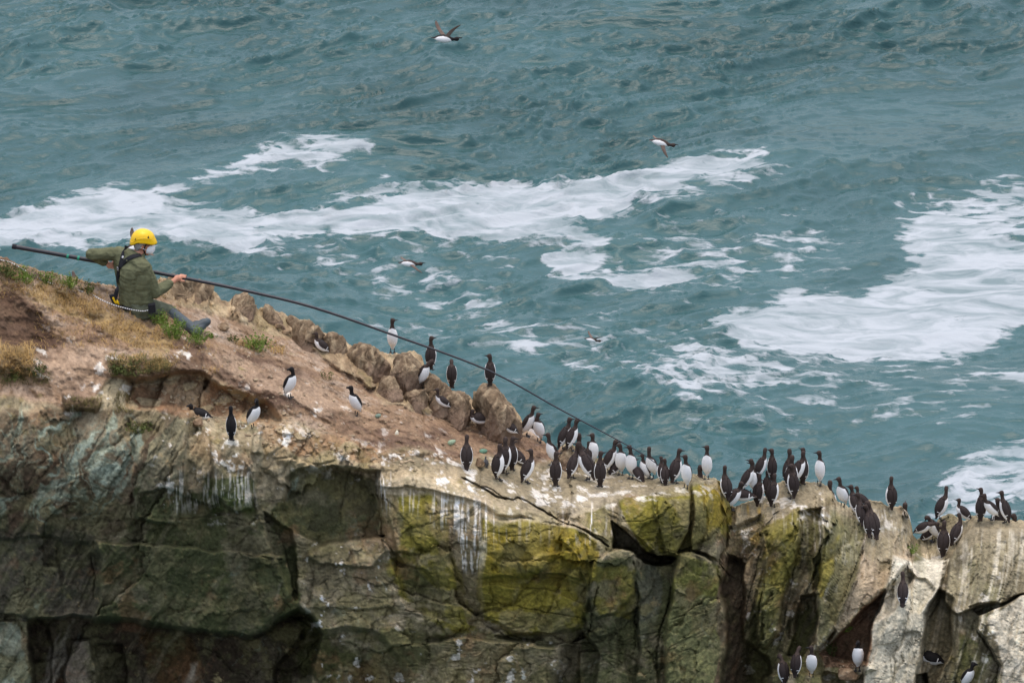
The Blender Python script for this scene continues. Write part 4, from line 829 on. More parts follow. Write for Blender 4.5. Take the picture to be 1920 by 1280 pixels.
class BirdShape:
    def __init__(s, theta, neck, ext=1.0, hyaw=0, headang=90, fat=1.0):
        A = np.array([(d * (ext if 8 <= k <= 11 else 1), k_, rs * (fat * 1.06 if k < 9 else 1.04), rl * (fat * 1.06 if k < 9 else 1.04), fw, w_) for k, (d, k_, rs, rl, fw, w_) in enumerate(ROWS)])
        def ang(k): return theta + (neck - theta) * k if k <= 1 else neck + (headang - neck) * (k - 1)
        al = np.array([R(ang(k)) for k in A[:, 1]])
        X = [0.0]; Z = [0.0]
        for i in range(1, len(A)):
            am = (al[i] + al[i - 1]) / 2; X.append(X[-1] + A[i, 0] * math.cos(am)); Z.append(Z[-1] + A[i, 0] * math.sin(am))
        T = np.column_stack([X, Z, al, A[:, 2], A[:, 3], A[:, 4], A[:, 5]])
        s.t = np.concatenate([np.linspace(0, 8, 22, endpoint=False), np.linspace(8, len(A) - 1, 24)])
        s.T = cr(T, s.t); s.T[:, 3:5] = np.maximum(s.T[:, 3:5], .0008)
        s.pivot = cr(T, np.array([9.5]))[0][:2]; s.hy = hyaw; s.headc = cr(T, np.array([12.6]))[0]; s.Traw = T
        s.head_al = R(headang)
    def twist(s, P_, t):
        w = smooth(8.0, 11.5, t) * R(s.hy); c, sn = np.cos(w), np.sin(w)
        x = P_[..., 0] - s.pivot[0]; y = P_[..., 1]
        return np.stack([s.pivot[0] + x * c - y * sn, x * sn + y * c, P_[..., 2]], -1)
    def pt(s, T, cph, sph, off=0):
        X, Z, al, rs, rl, fw = [T[..., k] for k in range(6)]
        nx_, nz_ = np.sin(al), -np.cos(al)
        r1 = (rs + off) * cph + fw
        return np.stack([X + nx_ * r1, (rl + off) * sph, Z + nz_ * r1], -1)
    def body(s):
        ph = np.linspace(0, 2 * math.pi, NS, endpoint=False); T = s.T[:, None, :]; n = len(s.T)
        P_ = s.pt(T, np.cos(ph)[None], np.sin(ph)[None]); P_ = s.twist(P_, s.t[:, None] + 0 * ph[None])
        w_ = np.cos(ph)[None] - s.T[:, 6][:, None]
        i2 = np.arange(n * NS).reshape(n, NS); nx_ = np.roll(i2, -1, 1)
        fs = [tuple(f) for f in np.stack([i2[:-1], nx_[:-1], nx_[1:], i2[1:]], -1).reshape(-1, 4)]
        fs += [tuple(i2[0][::-1]), tuple(i2[-1])]
        return P_.reshape(-1, 3), fs, w_.ravel()
    def wing(s, side, low=0):
        n, m = 14, 7; p = np.linspace(0, 1, n); t = 7.6 - p * 6.9
        T = cr(s.Traw, t); T[:, 3:5] = np.maximum(T[:, 3:5], .012)
        q = np.linspace(0, 1, m)
        lo = np.interp(p, [0, .12, .45, .8, 1], [136, 130, 128, 142, 156]) - low * np.interp(p, [0, .3, .7, 1], [.6, 1, 1, .2]); hi = np.interp(p, [0, .2, .8, 1], [160, 178, 179, 172])
        ph = np.radians(lo[:, None] + (hi - lo)[:, None] * q[None]) ; T = T[:, None, :]
        bul = (.004 + .004 * np.sin(math.pi * q))[None]
        o_ = s.pt(T, np.cos(ph), side * np.sin(ph), bul); i_ = s.pt(T, np.cos(ph), side * np.sin(ph), -.004)
        V_ = np.concatenate([o_.reshape(-1, 3), i_.reshape(-1, 3)]); K = n * m
        g = np.arange(K).reshape(n, m); fs = []
        for a in range(n - 1):
            for b_ in range(m - 1):
                f = (g[a, b_], g[a + 1, b_], g[a + 1, b_ + 1], g[a, b_ + 1]); fs += [f, tuple(K + k for k in f[::-1])]
        rim = list(g[0]) + list(g[1:, -1]) + list(g[-1][::-1][1:]) + list(g[1:-1, 0][::-1])
        for a in range(len(rim)): b_ = (a + 1) % len(rim); fs.append((rim[b_], rim[a], K + rim[a], K + rim[b_]))
        w_ = np.where((np.abs(p[:, None] - .66) < .035) & (q[None] < .62), .3, -1.0) + 0 * q[None]
        return V_, fs, np.concatenate([w_.ravel(), -np.ones(K)])
    def bill(s, kind):
        X, Z, al, rs, rl, fw = s.headc[:6]
        d = np.array([math.sin(al), -math.cos(al)]); u = np.array([math.cos(al), math.sin(al)])
        prof = [(.020, .016, .014, 0), (.038, .0115, .009, -.001), (.056, .0085, .006, -.001), (.074, .0050, .0036, -.002), (.090, .0012, .001, -.004)] if kind == 'g' else \
               [(.020, .019, .015, 0), (.038, .0165, .009, 0), (.054, .015, .006, .000), (.066, .011, .005, -.002), (.072, .004, .003, -.006)]
        vs = []; k = 10
        for (l, h, w_, dz) in prof:
            for j in range(k):
                a = 2 * math.pi * j / k; q = l * d + (h * math.sin(a) + dz) * u
                vs.append((X + q[0], w_ * math.cos(a), Z + q[1]))
        fs = [(i * k + j, i * k + (j + 1) % k, (i + 1) * k + (j + 1) % k, (i + 1) * k + j) for i in range(len(prof) - 1) for j in range(k)] + [tuple(range(k))[::-1], tuple((len(prof) - 1) * k + j for j in range(k))]
        P_ = s.twist(np.array(vs), np.full(len(vs), 13.0)); return P_, fs
def foot_mesh(side, leg):
    """short shank and a three-toed webbed foot lying on the ground, pointing along +x"""
    vs, fs = [], []; k = 6
    for (x, z, r) in ((-.004, leg, .007), (0, .010, .005)):
        for j in range(k): a = 2 * math.pi * j / k; vs.append((x + r * math.cos(a), r * math.sin(a), z))
    fs += [(j, (j + 1) % k, k + (j + 1) % k, k + j) for j in range(k)]
    b0 = len(vs); outl = [(-.008, 0), (.0, .009), (.040, .022), (.034, .010), (.050, .0), (.034, -.010), (.040, -.022), (.0, -.009)]
    for z in (.010, .0): vs += [(x, y, z * (1 - .6 * max(0, x) / .05)) for x, y in outl]
    n = len(outl); fs += [tuple(b0 + j for j in range(n)), tuple(b0 + n + j for j in range(n))[::-1]] + [(b0 + j, b0 + n + j, b0 + n + (j + 1) % n, b0 + (j + 1) % n) for j in range(n)]
    return np.array(vs) + np.array([.0, side * .024, 0]), fs
POSE = {  # trunk angle, neck angle, neck length, head angle, fatness, stands on feet
 'u': (80, 92, 1.25, 90, 1.0, True), 'U': (78, 90, 1.0, 90, 1.02, True), 'l': (64, 84, 1.1, 88, 1.0, True), 'L': (52, 70, 1.0, 84, 1.0, True), 's': (40, 92, 1.0, 90, 1.05, False), 'S': (66, 88, .9, 88, 1.12, False),
 'h': (14, 76, .7, 92, 1.08, False), 'b': (70, 60, .8, 40, 1.0, True), 't': (80, 62, .45, 30, 1.05, True), 'k': (80, 96, 1.2, 116, 1.0, True), 'B': (35, 20, 1.0, 30, 1.05, False)}
_foot = {}
from mathutils.bvhtree import BVHTree
_rv, _rf, _o = [], [], 0
for v_, f_ in ROCKV: _rv += v_.tolist(); _rf += (f_ + _o).tolist(); _o += len(v_)
rock_bvh = BVHTree.FromPolygons(_rv, _rf)
def stand_y(u, v):
    """how far away the first rock or ground seen at (u, v) is"""
    g = ground_patch_y(u, v, 1) if v > np.interp(u, ucol, skyv) else 1e9
    c0 = Vector((0, 0, CAMZ)); d = (Vector(at(u, v, Y0)) - c0).normalized(); h, _, _, _ = rock_bvh.ray_cast(c0, d)
    y = min(g, h.y if h is not None else 1e9)
    return y if y < 1e8 else ground_patch_y(u, v, 1)
def bird(kind, x, yb, yt, pose, yaw, hyaw, label, back=None):
    th, nk, ext, ha, fat, feet = POSE[pose]
    jr = random.Random(int(x * 7 + yb)); th += jr.uniform(-4, 4); nk += jr.uniform(-7, 6); ext *= jr.uniform(.8, 1.15); ha += jr.uniform(-8, 10); fat *= jr.uniform(.95, 1.1)
    if kind == 'r': ext *= .75
    rel = (hyaw - yaw + 180) % 360 - 180; rel = max(-150, min(150, rel)) if pose not in 'tbB' else max(-40, min(40, rel))
    sh = BirdShape(th, nk, ext, rel, ha, fat)
    P_, fs, w_ = sh.body()
    if kind == 'r':                                                 # rounder throat line
        pass
    zmin = P_[:, 2].min(); lift = (.022 if feet else -.012) - zmin
    fx = float(cr(sh.Traw, np.array([3.0 if feet else 3.6]))[0][0]) + (.02 if feet else 0)
    off = np.array([-fx, 0, lift])
    if back is None: Y = stand_y(x, yb)
    else: Y = ground_patch_y(x, np.interp(x, ucol, skyv) + 4, 1) + back
    pxm = F / (Y / cp)
    H = (P_[:, 2].max() + lift); Hpx = H * cp * pxm
    if back is not None: yb = yt + Hpx
    loc = at(x, yb, Y)
    sc = max(.80 if feet else .66, min(1.22, (yb - yt) / Hpx)) if kind != 'c' else (yb - yt) / Hpx
    name = {'g': 'guillemot', 'r': 'razorbill', 'c': 'guillemot_chick'}[kind]; grp = {'g': 'guillemots crowding the headland', 'r': 'razorbills on the headland', 'c': None}[kind]
    root = empty(name, loc, label, 'seabird', grp, R(yaw)); root.scale = (sc, sc, sc)
    mb, mw = (m_gb, m_gw) if kind == 'g' else (m_rb, m_rb) if kind == 'r' else (m_cb, m_cb)
    me = mesh_from('body', P_ + off, fs); attr(me, 'white', w_); obj('body', me, mb, root)
    for sd in (1, -1):
        V_, f_, ww = sh.wing(sd, 46 if pose in 'shB' else 12 + 16 * abs(math.cos(R(yaw)))); me = mesh_from('wing', V_ + off, f_); attr(me, 'white', ww); obj('wing', me, mw, root)
    V_, f_ = sh.bill('g' if kind != 'r' else 'r'); obj('bill', mesh_from('bill', V_ + off, f_), m_bill, root)
    if feet:
        for sd in (1, -1):
            if sd not in _foot: v_, f_ = foot_mesh(sd, .05); _foot[sd] = mesh_from('foot', v_, f_, False)
            obj('foot', _foot[sd], m_foot, root)
    return root
BIRDS = [
 ('r',543,745,688,'l',-28,172,'razorbill walking on the turf edge, head turned back over its black wing'),
 ('r',668,778,728,'l',222,182,'razorbill striding on the rim with both black feet apart, bill to the sea side'),
 ('r',380,784,756,'h',184,195,'razorbill resting flat on the earthy ledge left of two upright ones'),
 ('r',434,826,766,'u',92,92,'razorbill seen from behind on the front corner of the mossy block'),
 ('r',474,802,754,'l',-30,250,'white-fronted razorbill standing on top of the pale square block'),
 ('g',607,660,627,'s',190,165,'guillemot sitting half hidden on the ridge with its bill tilted up'),
 ('g',736,660,611,'u',268,350,'white-bellied guillemot standing on the ridge just under the pole'),
 ('g',808,694,645,'U',82,20,'guillemot with its back turned on the golden rock, pole across its head'),
 ('g',793,726,681,'b',-25,40,'guillemot stretching its head up to the bird on the golden rock'),
 ('g',847,728,682,'t',92,92,'guillemot seen from behind with its head tucked down out of sight'),
 ('g',919,724,677,'U',90,160,'lone guillemot on the tip of the tall pointed boulder'),
 ('g',834,764,727,'s',196,185,'guillemot lying head up on the slope below the streaked rock'),
 ('g',905,792,766,'h',186,10,'guillemot sitting below the pointed boulder with its bill to the right'),
 ('g',960,812,784,'s',185,100,'guillemot half hidden at the right foot of the pointed boulder'),
 ('g',988,818,780,'l',-12,10,'first of three guillemots perched right of the pointed boulder, wing side showing'),
 ('g',1002,812,779,'U',225,20,'middle of the three guillemots right of the pointed boulder', .25),
 ('g',1011,828,791,'l',245,60,'lowest of the three guillemots right of the pointed boulder, white front'),
 ('g',875,878,818,'S',90,80,'broad-backed guillemot sitting alone left of the chick'),
 ('c',912,876,856,'S',120,60,'small fluffy grey chick beside the standing guillemots'),
 ('g',946,888,819,'U',60,80,'guillemot standing close behind the tall pair at the chick\'s right'),
 ('g',935,900,831,'u',28,70,'tall guillemot with a long white flank standing next to the chick'),
 ('g',960,882,817,'U',85,10,'dark-backed guillemot with its head turned, behind the tall pair'),
 ('g',975,868,828,'s',150,20,'guillemot crouching behind the dark-backed one, belly just showing'),
 ('g',987,905,842,'l',32,172,'guillemot bowing its head towards its wing at the front of the slab'),
 ('g',1042,912,845,'U',82,10,'guillemot seen from behind with its bill pointing right, left end of the dense group'),
 ('g',1036,872,834,'l',215,172,'white-breasted guillemot behind the left end of the dense group, bill to the left'),
 ('g',1072,896,838,'L',58,70,'dark guillemot hunched between two others in the dense group'),
 ('g',1103,900,831,'L',142,165,'guillemot leaning back with its bill raised to the left, black wing outside'),
 ('g',1125,913,844,'u',92,20,'guillemot seen squarely from behind at the edge of the slab above the lichen'),
 ('g',1141,886,824,'l',18,5,'tall guillemot with white flank and bill to the right, right end of the dense group'),
 ('g',1111,872,816,'U',262,190,'white-fronted guillemot in the middle of the dense group, bill to the left'),
 ('g',1056,842,799,'l',25,2,'guillemot behind the earthy hump with bill to the right, left of its neighbour'),
 ('g',1071,845,805,'l',20,2,'guillemot just right of the one behind the earthy hump'),
 ('g',1096,846,812,'l',155,172,'guillemot at the back of the dense group facing left', .15),
 ('g',1102,874,842,'S',80,80,'dark guillemot squeezed in behind the white-fronted one'),
 ('g',1152,888,862,'s',30,30,'dark guillemot crouching in the gap right of the dense group'),
 ('g',1164,890,851,'U',262,180,'short white-bellied guillemot in the gap, bill to the left'),
 ('g',1183,896,859,'U',255,182,'white-bellied guillemot second from the gap in the low row'),
 ('g',1199,900,863,'s',130,10,'guillemot third in the low row, brown back and bill to the right'),
 ('g',1211,896,871,'S',200,180,'guillemot mostly hidden in the low row, only head and breast'),
 ('g',1222,896,837,'l',236,80,'tall white-fronted guillemot at the very tip of the pole'),
 ('g',1241,903,880,'S',100,120,'dark guillemot hidden behind the one with two white flanks'),
 ('g',1247,908,874,'S',92,160,'guillemot sitting back turned, white flanks on both sides, below the pole tip'),
 ('g',1265,905,875,'l',55,5,'guillemot with its bill to the right beside the pole tip'),
 ('g',1286,915,859,'U',238,178,'white-bellied guillemot at the front edge of the mossy block, bill to the left'),
 ('g',1297,906,875,'s',40,-8,'guillemot looking right from behind the one on the mossy block edge', .10),
 ('g',1325,898,838,'u',262,176,'white-bellied guillemot standing alone on top of the mossy pillar'),
 ('g',1362,938,892,'l',110,80,'guillemot just right of the mossy pillar, head turned away'),
 ('g',1371,956,907,'L',8,-15,'guillemot leaning over with its head down, first at the foot of the pillar'),
 ('g',1396,936,902,'h',188,180,'dark guillemot lying with its bill to the left behind the leaning one'),
 ('g',1398,922,869,'l',22,165,'guillemot with dark wing and bill to the left, back left of the hummock group'),
 ('g',1410,926,879,'U',225,172,'white-bellied guillemot bending forward in the hummock group'),
 ('g',1424,900,845,'l',30,70,'tall guillemot looking away at the back left of the hummock group'),
 ('g',1447,902,849,'U',94,150,'guillemot with its bill tilted up, back turned, middle of the hummock group'),
 ('g',1422,950,887,'U',60,80,'guillemot standing in front left on the pale hummock, back to us'),
 ('g',1438,928,896,'S',90,90,'small dark head and back between the two front guillemots'),
 ('g',1449,950,887,'U',52,80,'guillemot standing in front right on the pale hummock, white bar on its wing'),
 ('g',1478,912,842,'U',70,100,'dark guillemot at the left of the topmost cluster'),
 ('g',1494,908,845,'l',15,60,'guillemot with a bright white flank in the topmost cluster'),
 ('g',1505,908,839,'u',86,130,'tall guillemot in the topmost cluster with white on both sides and bill raised'),
 ('g',1483,925,853,'U',80,80,'guillemot hidden behind the front bird of the topmost cluster, head above it'),
 ('g',1486,935,869,'U',112,176,'front guillemot of the topmost cluster, bill to the left'),
 ('g',1536,908,843,'u',246,174,'tall white-bellied guillemot standing on its feet right of the topmost cluster'),
 ('g',1553,922,904,'S',80,80,'guillemot whose head just clears the rock right of the topmost cluster', .3),
 ('g',1580,950,899,'l',232,178,'white-fronted guillemot with its bill to the left above the smooth slab'),
 ('g',1604,966,913,'L',115,165,'brown-backed guillemot with bill raised, next to the white-fronted one'),
 ('g',1621,950,917,'s',170,165,'guillemot looking left behind the brown-backed one'),
 ('g',1614,984,931,'L',100,175,'guillemot with reddish head lowered behind the pair at the slab corner'),
 ('g',1628,1006,958,'L',95,175,'dark guillemot hidden behind the one on the slab corner'),
 ('g',1638,1010,944,'L',112,165,'guillemot standing lowest at the right corner of the smooth slab'),
 ('g',1670,956,896,'U',108,80,'single guillemot with its back turned on top of the rounded rock'),
 ('g',1695,966,938,'k',80,80,'upturned bill of a guillemot showing above the rounded rock', .25),
 ('g',1763,974,917,'l',22,80,'guillemot with white front to the right, alone against the foam'),
 ('g',1810,974,933,'s',176,180,'guillemot resting with a long brown back left of the right-hand cluster'),
 ('g',1838,977,915,'U',84,140,'tall guillemot seen from behind in the right-hand cluster, bill raised left'),
 ('g',1861,973,927,'L',205,178,'white-bellied guillemot leaning left in the right-hand cluster'),
 ('g',1872,972,933,'U',120,120,'slim dark head and flank between two birds of the right-hand cluster', .12),
 ('g',1885,980,923,'l',132,178,'rightmost large guillemot of the right-hand cluster, bill to the left'),
 ('g',1911,988,960,'S',180,178,'guillemot whose head alone shows at the right edge of the picture', .10),
 ('g',1768,1040,977,'S',82,80,'big brown guillemot seen from behind on the ledge in the notch'),
 ('g',1790,1022,974,'L',50,130,'guillemot with a raised bill just behind the big brown one in the notch'),
 ('g',1750,1014,980,'b',205,215,'white-fronted guillemot bowing in the notch'),
 ('g',1726,1000,972,'B',-20,-30,'brown guillemot lying with its head down at the left of the notch'),
 ('g',1736,1012,990,'B',10,0,'second brown guillemot lying low beneath the first one in the notch'),
 ('g',1692,1136,1077,'L',86,100,'solitary dark guillemot clinging to the pale pillar face'),
 ('g',1468,1284,1240,'b',115,130,'guillemot bending forward at the bottom edge, left of a pair'),
 ('g',1492,1270,1236,'b',70,60,'guillemot bending forward at the bottom edge, right of a pair'),
 ('g',1521,1268,1214,'U',262,180,'guillemot with a white front on the lowest ledge, bill to the left'),
 ('r',1608,1256,1207,'U',264,240,'razorbill with a white front standing on the lowest earthy ledge'),
 ('r',1752,1243,1212,'h',170,182,'razorbill lying on a small ledge of the right-hand cliff'),
 ('r',1812,1292,1251,'l',-40,5,'razorbill cut off by the bottom edge, black head facing right'),
]
for b_ in BIRDS: bird(*b_)
# ---- birds on the wing
def blade(root_, dirv, chordv, span, chord, sweep, camber, name, mat, parent):
    """a long narrow tapering wing from the shoulder along dirv"""
    n, k = 16, 10; vs, fs = [], []; dirv = Vector(dirv).normalized(); ch = Vector(chordv).normalized(); nrm = dirv.cross(ch).normalized()
    for i in range(n):
        t = i / (n - 1); c = chord * (1 - .25 * t) * (1 - t ** 5) ** .6 + .002; mid = Vector(root_) + dirv * span * t + ch * (sweep * (t * (1 - t) * 1.6 - .5 * t)) + nrm * camber * math.sin(math.pi * t * .8)
        for j in range(k):
            a = 2 * math.pi * j / k; vs.append(mid + ch * (c / 2 * math.cos(a)) + nrm * (.0055 * (1 - .7 * t) * math.sin(a)))
    fs = [(i * k + j, i * k + (j + 1) % k, (i + 1) * k + (j + 1) % k, (i + 1) * k + j) for i in range(n - 1) for j in range(k)] + [tuple(range(k))[::-1], tuple((n - 1) * k + j for j in range(k))]
    me = mesh_from(name, vs, fs); w_ = np.full(len(vs), -1.0); w_[:] = -1; attr(me, 'white', w_); return obj(name, me, mat, parent)
def flyer(kind, x, y, dist, scale, label, pitch, yaw, wl, wr, span=.30):
    p = at(x, y, dist); root = empty({'g': 'flying_guillemot', 'r': 'flying_razorbill'}[kind], p, label, 'seabird', 'seabirds on the wing', R(yaw)); root.scale = (scale,) * 3; root.rotation_euler = (0, R(-pitch), R(yaw))
    sh = BirdShape(0, 4, .8, 0, 8, .95); 
    sh.T[:, 5] *= 0; P_, fs, w_ = sh.body(); c = np.array([-.20, 0, 0])
    me = mesh_from('body', P_ + c, fs); attr(me, 'white', w_); mb = m_gb if kind == 'g' else m_rb; obj('body', me, mb, root)
    tipx = float(P_[:, 0].max()) + c[0]; zt = float(P_[:, 2].max()) - .02
    vs = []; k = 8
    for (l, h, w2) in ((-.012, .011, .010), (.008, .009, .007), (.03, .006 if kind == 'g' else .009, .004), (.05, .002, .0015)):
        for j in range(k): a = 2 * math.pi * j / k; vs.append((tipx + l, w2 * math.cos(a), zt - .012 + h * math.sin(a)))
    fs = [(i * k + j, i * k + (j + 1) % k, (i + 1) * k + (j + 1) % k, (i + 1) * k + j) for i in range(3) for j in range(k)] + [tuple(range(k))[::-1], tuple(3 * k + j for j in range(k))]
    obj('bill', mesh_from('bill', np.array(vs), fs), m_bill, root)
    blade((.02, .035, .02), wl, (1, 0, 0), span, .075, -.06, .02, 'wing', m_under, root); blade((.02, -.035, .02), wr, (1, 0, 0), span, .075, -.06, .02, 'wing', m_under, root)
flyer('r', 833, 73, 76, 1.05, 'flying razorbill with raised wings near the top of the picture', -8, 12, (-.75, .45, .9), (.45, -.25, .75))
flyer('g', 1240, 268, 72, .95, 'flying guillemot with one wing dipped above the long foam band', -12, -8, (-1.0, .6, .1), (.55, -.35, -1.0), .24)
flyer('g', 768, 494, 78, .95, 'flying guillemot over dark water right of the seated person', -3, -5, (-1.0, .5, .2), (1.0, -.45, -.7), .25)
flyer('g', 1110, 637, 112, .95, 'small distant guillemot flying low over the water', -8, -10, (-.8, .5, .6), (.9, -.3, .6), .27)
flyer('g', 257, 463, 62, 1.0, 'flying guillemot whose wing sticks up behind the yellow helmet', 5, 20, (-.25, .35, 1.0), (.3, -.5, -.3), .24)
flyer('g', 156, 545, 56, .9, 'guillemot flying behind the crest, one wing tip showing left of the person', 10, 30, (-.35, .3, 1.0), (.3, -.5, -.5), .28)
# ------------------------------------------------------------------ the seated person with the long pole
from mathutils.bvhtree import BVHTree
YP = ground_patch_y(262, 596) + .12
def J(u, v, dy=0.0): return Vector(at(u, v, YP + dy))
def balls(segs, step=.3):
    """chains of overlapping balls: segs = [(p, rp, q, rq)] -> list of (centre, radius)"""
    out = []
    for p, rp, q, rq in segs:
        p, q = Vector(p), Vector(q); n = max(2, int((q - p).length / (min(rp, rq) * step)) + 1)
        for i in range(n + 1): t = i / n; out.append((p.lerp(q, t), rp + (rq - rp) * t))
    return out
def skin(name, bl, voxel, smooth_n, mat, parent, wrinkle=0, wscale=10, sub=2, squash=None):
    """one continuous surface round all the balls"""
    bm = bmesh.new(); bmesh.ops.create_icosphere(bm, subdivisions=sub, radius=1)
    bv = np.array([v.co[:] for v in bm.verts]); bf = np.array([[v.index for v in f.verts] for f in bm.faces]); bm.free()
    V_ = np.concatenate([bv * r + np.array(c[:]) for c, r in bl]); F_ = np.concatenate([bf + i * len(bv) for i in range(len(bl))])
    me = mesh_from(name, V_, F_); tmp = bpy.data.objects.new('tmp', me); col.objects.link(tmp)
    rm = tmp.modifiers.new('r', 'REMESH'); rm.mode = 'VOXEL'; rm.voxel_size = voxel; rm.use_smooth_shade = True
    sm = tmp.modifiers.new('s', 'SMOOTH'); sm.iterations = smooth_n; sm.factor = .5
    dg = bpy.context.evaluated_depsgraph_get(); dg.update(); me2 = bpy.data.meshes.new_from_object(tmp.evaluated_get(dg)); me2.name = name
    bpy.data.objects.remove(tmp); bpy.data.meshes.remove(me)
    n = len(me2.vertices); co = np.zeros(n * 3, np.float32); me2.vertices.foreach_get('co', co); co = co.reshape(-1, 3)
    if wrinkle:
        no = np.zeros(n * 3, np.float32); me2.vertices.foreach_get('normal', no); no = no.reshape(-1, 3)
        x, y, z = co.T.astype(float)
        f = fbm(x * wscale * .7 + .8 * fbm(x * 6, y * 6, z * 6, 2, 7), y * wscale * .7, z * wscale * 1.6, 3, 8)
        f = 1 - 2 * np.abs(f)
        co = co + no * (wrinkle * f)[:, None]; me2.vertices.foreach_set('co', co.astype(np.float32).ravel())
    me2.polygons.foreach_set('use_smooth', np.ones(len(me2.polygons), bool)); me2.update()
    return me2
def to_local(me, org):
    n = len(me.vertices); co = np.zeros(n * 3, np.float32); me.vertices.foreach_get('co', co)
    co = co.reshape(-1, 3) - np.array(org[:], np.float32); me.vertices.foreach_set('co', co.ravel()); me.update(); return me
ORG = J(252, 590)
per = empty('person', ORG, 'seated person in a yellow helmet and olive jacket holding a long black pole', 'person')
hip = J(252, 574, .02); hipR = J(266, 577, -.05); hipL = J(246, 570, .10)
chest = J(252, 512, .0); nk = J(251, 484, .04); shR = J(270, 503, -.10); shL = J(222, 476, .17)
elR = J(291, 548, -.06); wrR = J(321, 530, .12); elL = J(171, 477, .06); wrL = J(200, 493, .22)
head = J(268, 457, .08)
hf = Vector((.99, .05, -.10)).normalized(); hu = (Vector((.10, .02, 1))).normalized(); hu = (hu - hf * hu.dot(hf)).normalized(); hr = hf.cross(hu)      # head axes: forward, up, its right
# legs
tg = Vector(surf(362, 622)); ank = Vector(at(362, 617, tg.y - .05)); kn = Vector(at(316, 587, YP + .18)); toe = Vector(at(388, 603, tg.y + .02))
ank2 = ank + Vector((-.05, .15, -.065)); kn2 = kn + Vector((-.03, .18, -.06)); toe2 = toe + Vector((-.11, .15, -.09))
m_skin = simple('skin', srgb(196, 138, 112), .55, .12, 40.0, .001, .35)
m_jacket = simple('olive_jacket_cloth', srgb(100, 102, 76), .85, .25, 16.0, .006, .2); m_trs = simple('grey_green_trousers', srgb(92, 96, 78), .9, .25, 16.0, .006, .2)
m_boot = simple('grey_rubber_boot', srgb(66, 76, 80), .5, .2, 12.0, .003, .4); m_black = simple('black_webbing', srgb(30, 31, 36), .7, .25, 60.0, .001, .3)
m_yel = simple('yellow_helmet_shell', srgb(244, 196, 10), .35, .04, 8.0, 0, .5); m_white = simple('white_mask_fabric', srgb(244, 245, 246), .8, .05, 30.0, .001, .2)
m_grey = simple('grey_hair', srgb(150, 148, 142), .8, .3, 120.0, .002, .3); m_metal = simple('grey_buckle_metal', srgb(150, 152, 156), .35, .1, 40.0, 0, .5, .8); m_ystrap = simple('yellow_webbing', srgb(226, 186, 20), .7, .15, 60.0, .001, .3)
# ---- body
B = []
B += balls([(head - hf * .01, .078, head + hf * .012 + hu * .03, .080), (head + hf * .03 - hu * .055, .052, head + hf * .05 - hu * .095, .030), (head + hf * .04 - hu * .02, .058, head + hf * .055 - hu * .06, .042)])
B += balls([(head + hf * .082 + hu * .006, .012, head + hf * .103 - hu * .028, .014), (head + hf * .09 - hu * .028, .016, head + hf * .10 - hu * .03, .014)])            # nose
B += balls([(head + hr * .074 - hf * .008 + hu * .012, .013, head + hr * .076 - hf * .005 - hu * .02, .011), (head - hr * .074 - hf * .008 + hu * .012, .013, head - hr * .076 - hf * .005 - hu * .02, .011)])  # ears
B += balls([(head - hf * .015 - hu * .07, .058, nk, .062)])
B += balls([(nk, .07, chest, .115), (chest, .115, hip, .13), (shR, .06, shL, .06), (hipR, .10, hipL, .10)])
for a, b_, c in ((shR, elR, wrR), (shL, elL, wrL)): B += balls([(a, .052, b_, .042), (b_, .042, c, .028)])
for a, b_, c, d in ((hipR, kn, ank, toe), (hipL, kn2, ank2, toe2)): B += balls([(a, .085, b_, .058), (b_, .055, c, .038), (c, .038, d - (d - c) * .1, .034)])
# pole line, used by the hands
TIPY = ground_patch_y(1243, 905) + .05
PW = [(25, 462, 0), (165, 487, 0), (340, 520, 0), (470, 547, 0), (590, 577, 0), (735, 627, 0), (915, 694, 0), (1050, 767, 0), (1190, 842, 0), (1243, 878, 0)]
yh = YP + .20
def poleY(u): return yh if u < 336 else yh + (TIPY - yh) * (u - 336) / (1243 - 336)
pole_pts = [Vector(at(u, v, poleY(u))) for u, v, _ in PW]
hp = Vector(at(340, 520, yh)); pd = (pole_pts[3] - pole_pts[1]).normalized(); upv = Vector((0, sp, cp)); pu = (upv - pd * upv.dot(pd)).normalized(); toward = pd.cross(pu)
if toward.y > 0: toward = -toward                                   # points at the viewer's side
def hand(wr, gp, pd, sgn=1):
    """palm along the near underside of the pole, four fingers round it, thumb along the other side"""
    out = []
    pc = gp - pd * .035 * sgn + toward * .028 - pu * .012
    out += balls([(wr, .027, pc, .028)], .25); out += balls([(pc - pd * .01 * sgn, .027, pc + pd * .025 * sgn, .023), (pc + pu * .014, .020, pc + pu * .016 + pd * .028 * sgn, .017), (pc - pu * .016, .021, pc - pu * .016 + pd * .02 * sgn, .017)], .25)
    R_ = .029
    for k, (off, l) in enumerate(((.052, 1.05), (.034, 1.12), (.016, 1.05), (-.002, .9))):
        c = gp + pd * (off - .012) * sgn; r = .0088 - .0008 * (k == 3)
        prev = c + toward * R_ * .9 + pu * .004
        for j, a in enumerate((55, 95, 140, 185)):
            a_ = R(a * l); nx_ = c + toward * math.cos(a_) * R_ + pu * math.sin(a_) * R_ + pd * .004 * j * sgn
            out += balls([(prev, r * (1.05 - .05 * j), nx_, r * (1 - .06 * j))], .5); prev = nx_
    t0 = pc - pu * .018 + pd * .012 * sgn; t1 = t0 + pd * .032 * sgn - pu * .006 + toward * .004; t2 = t1 + pd * .030 * sgn + pu * .006
    out += balls([(t0, .0135, t1, .0115), (t1, .0115, t2, .0092)], .4)
    return out
B += hand(wrR, hp, pd); gl = Vector(at(212, 496, yh)); B += hand(wrL, gl, pd)
obj('body', to_local(skin('body', B, .0055, 2, m_skin, per), ORG), m_skin, per)
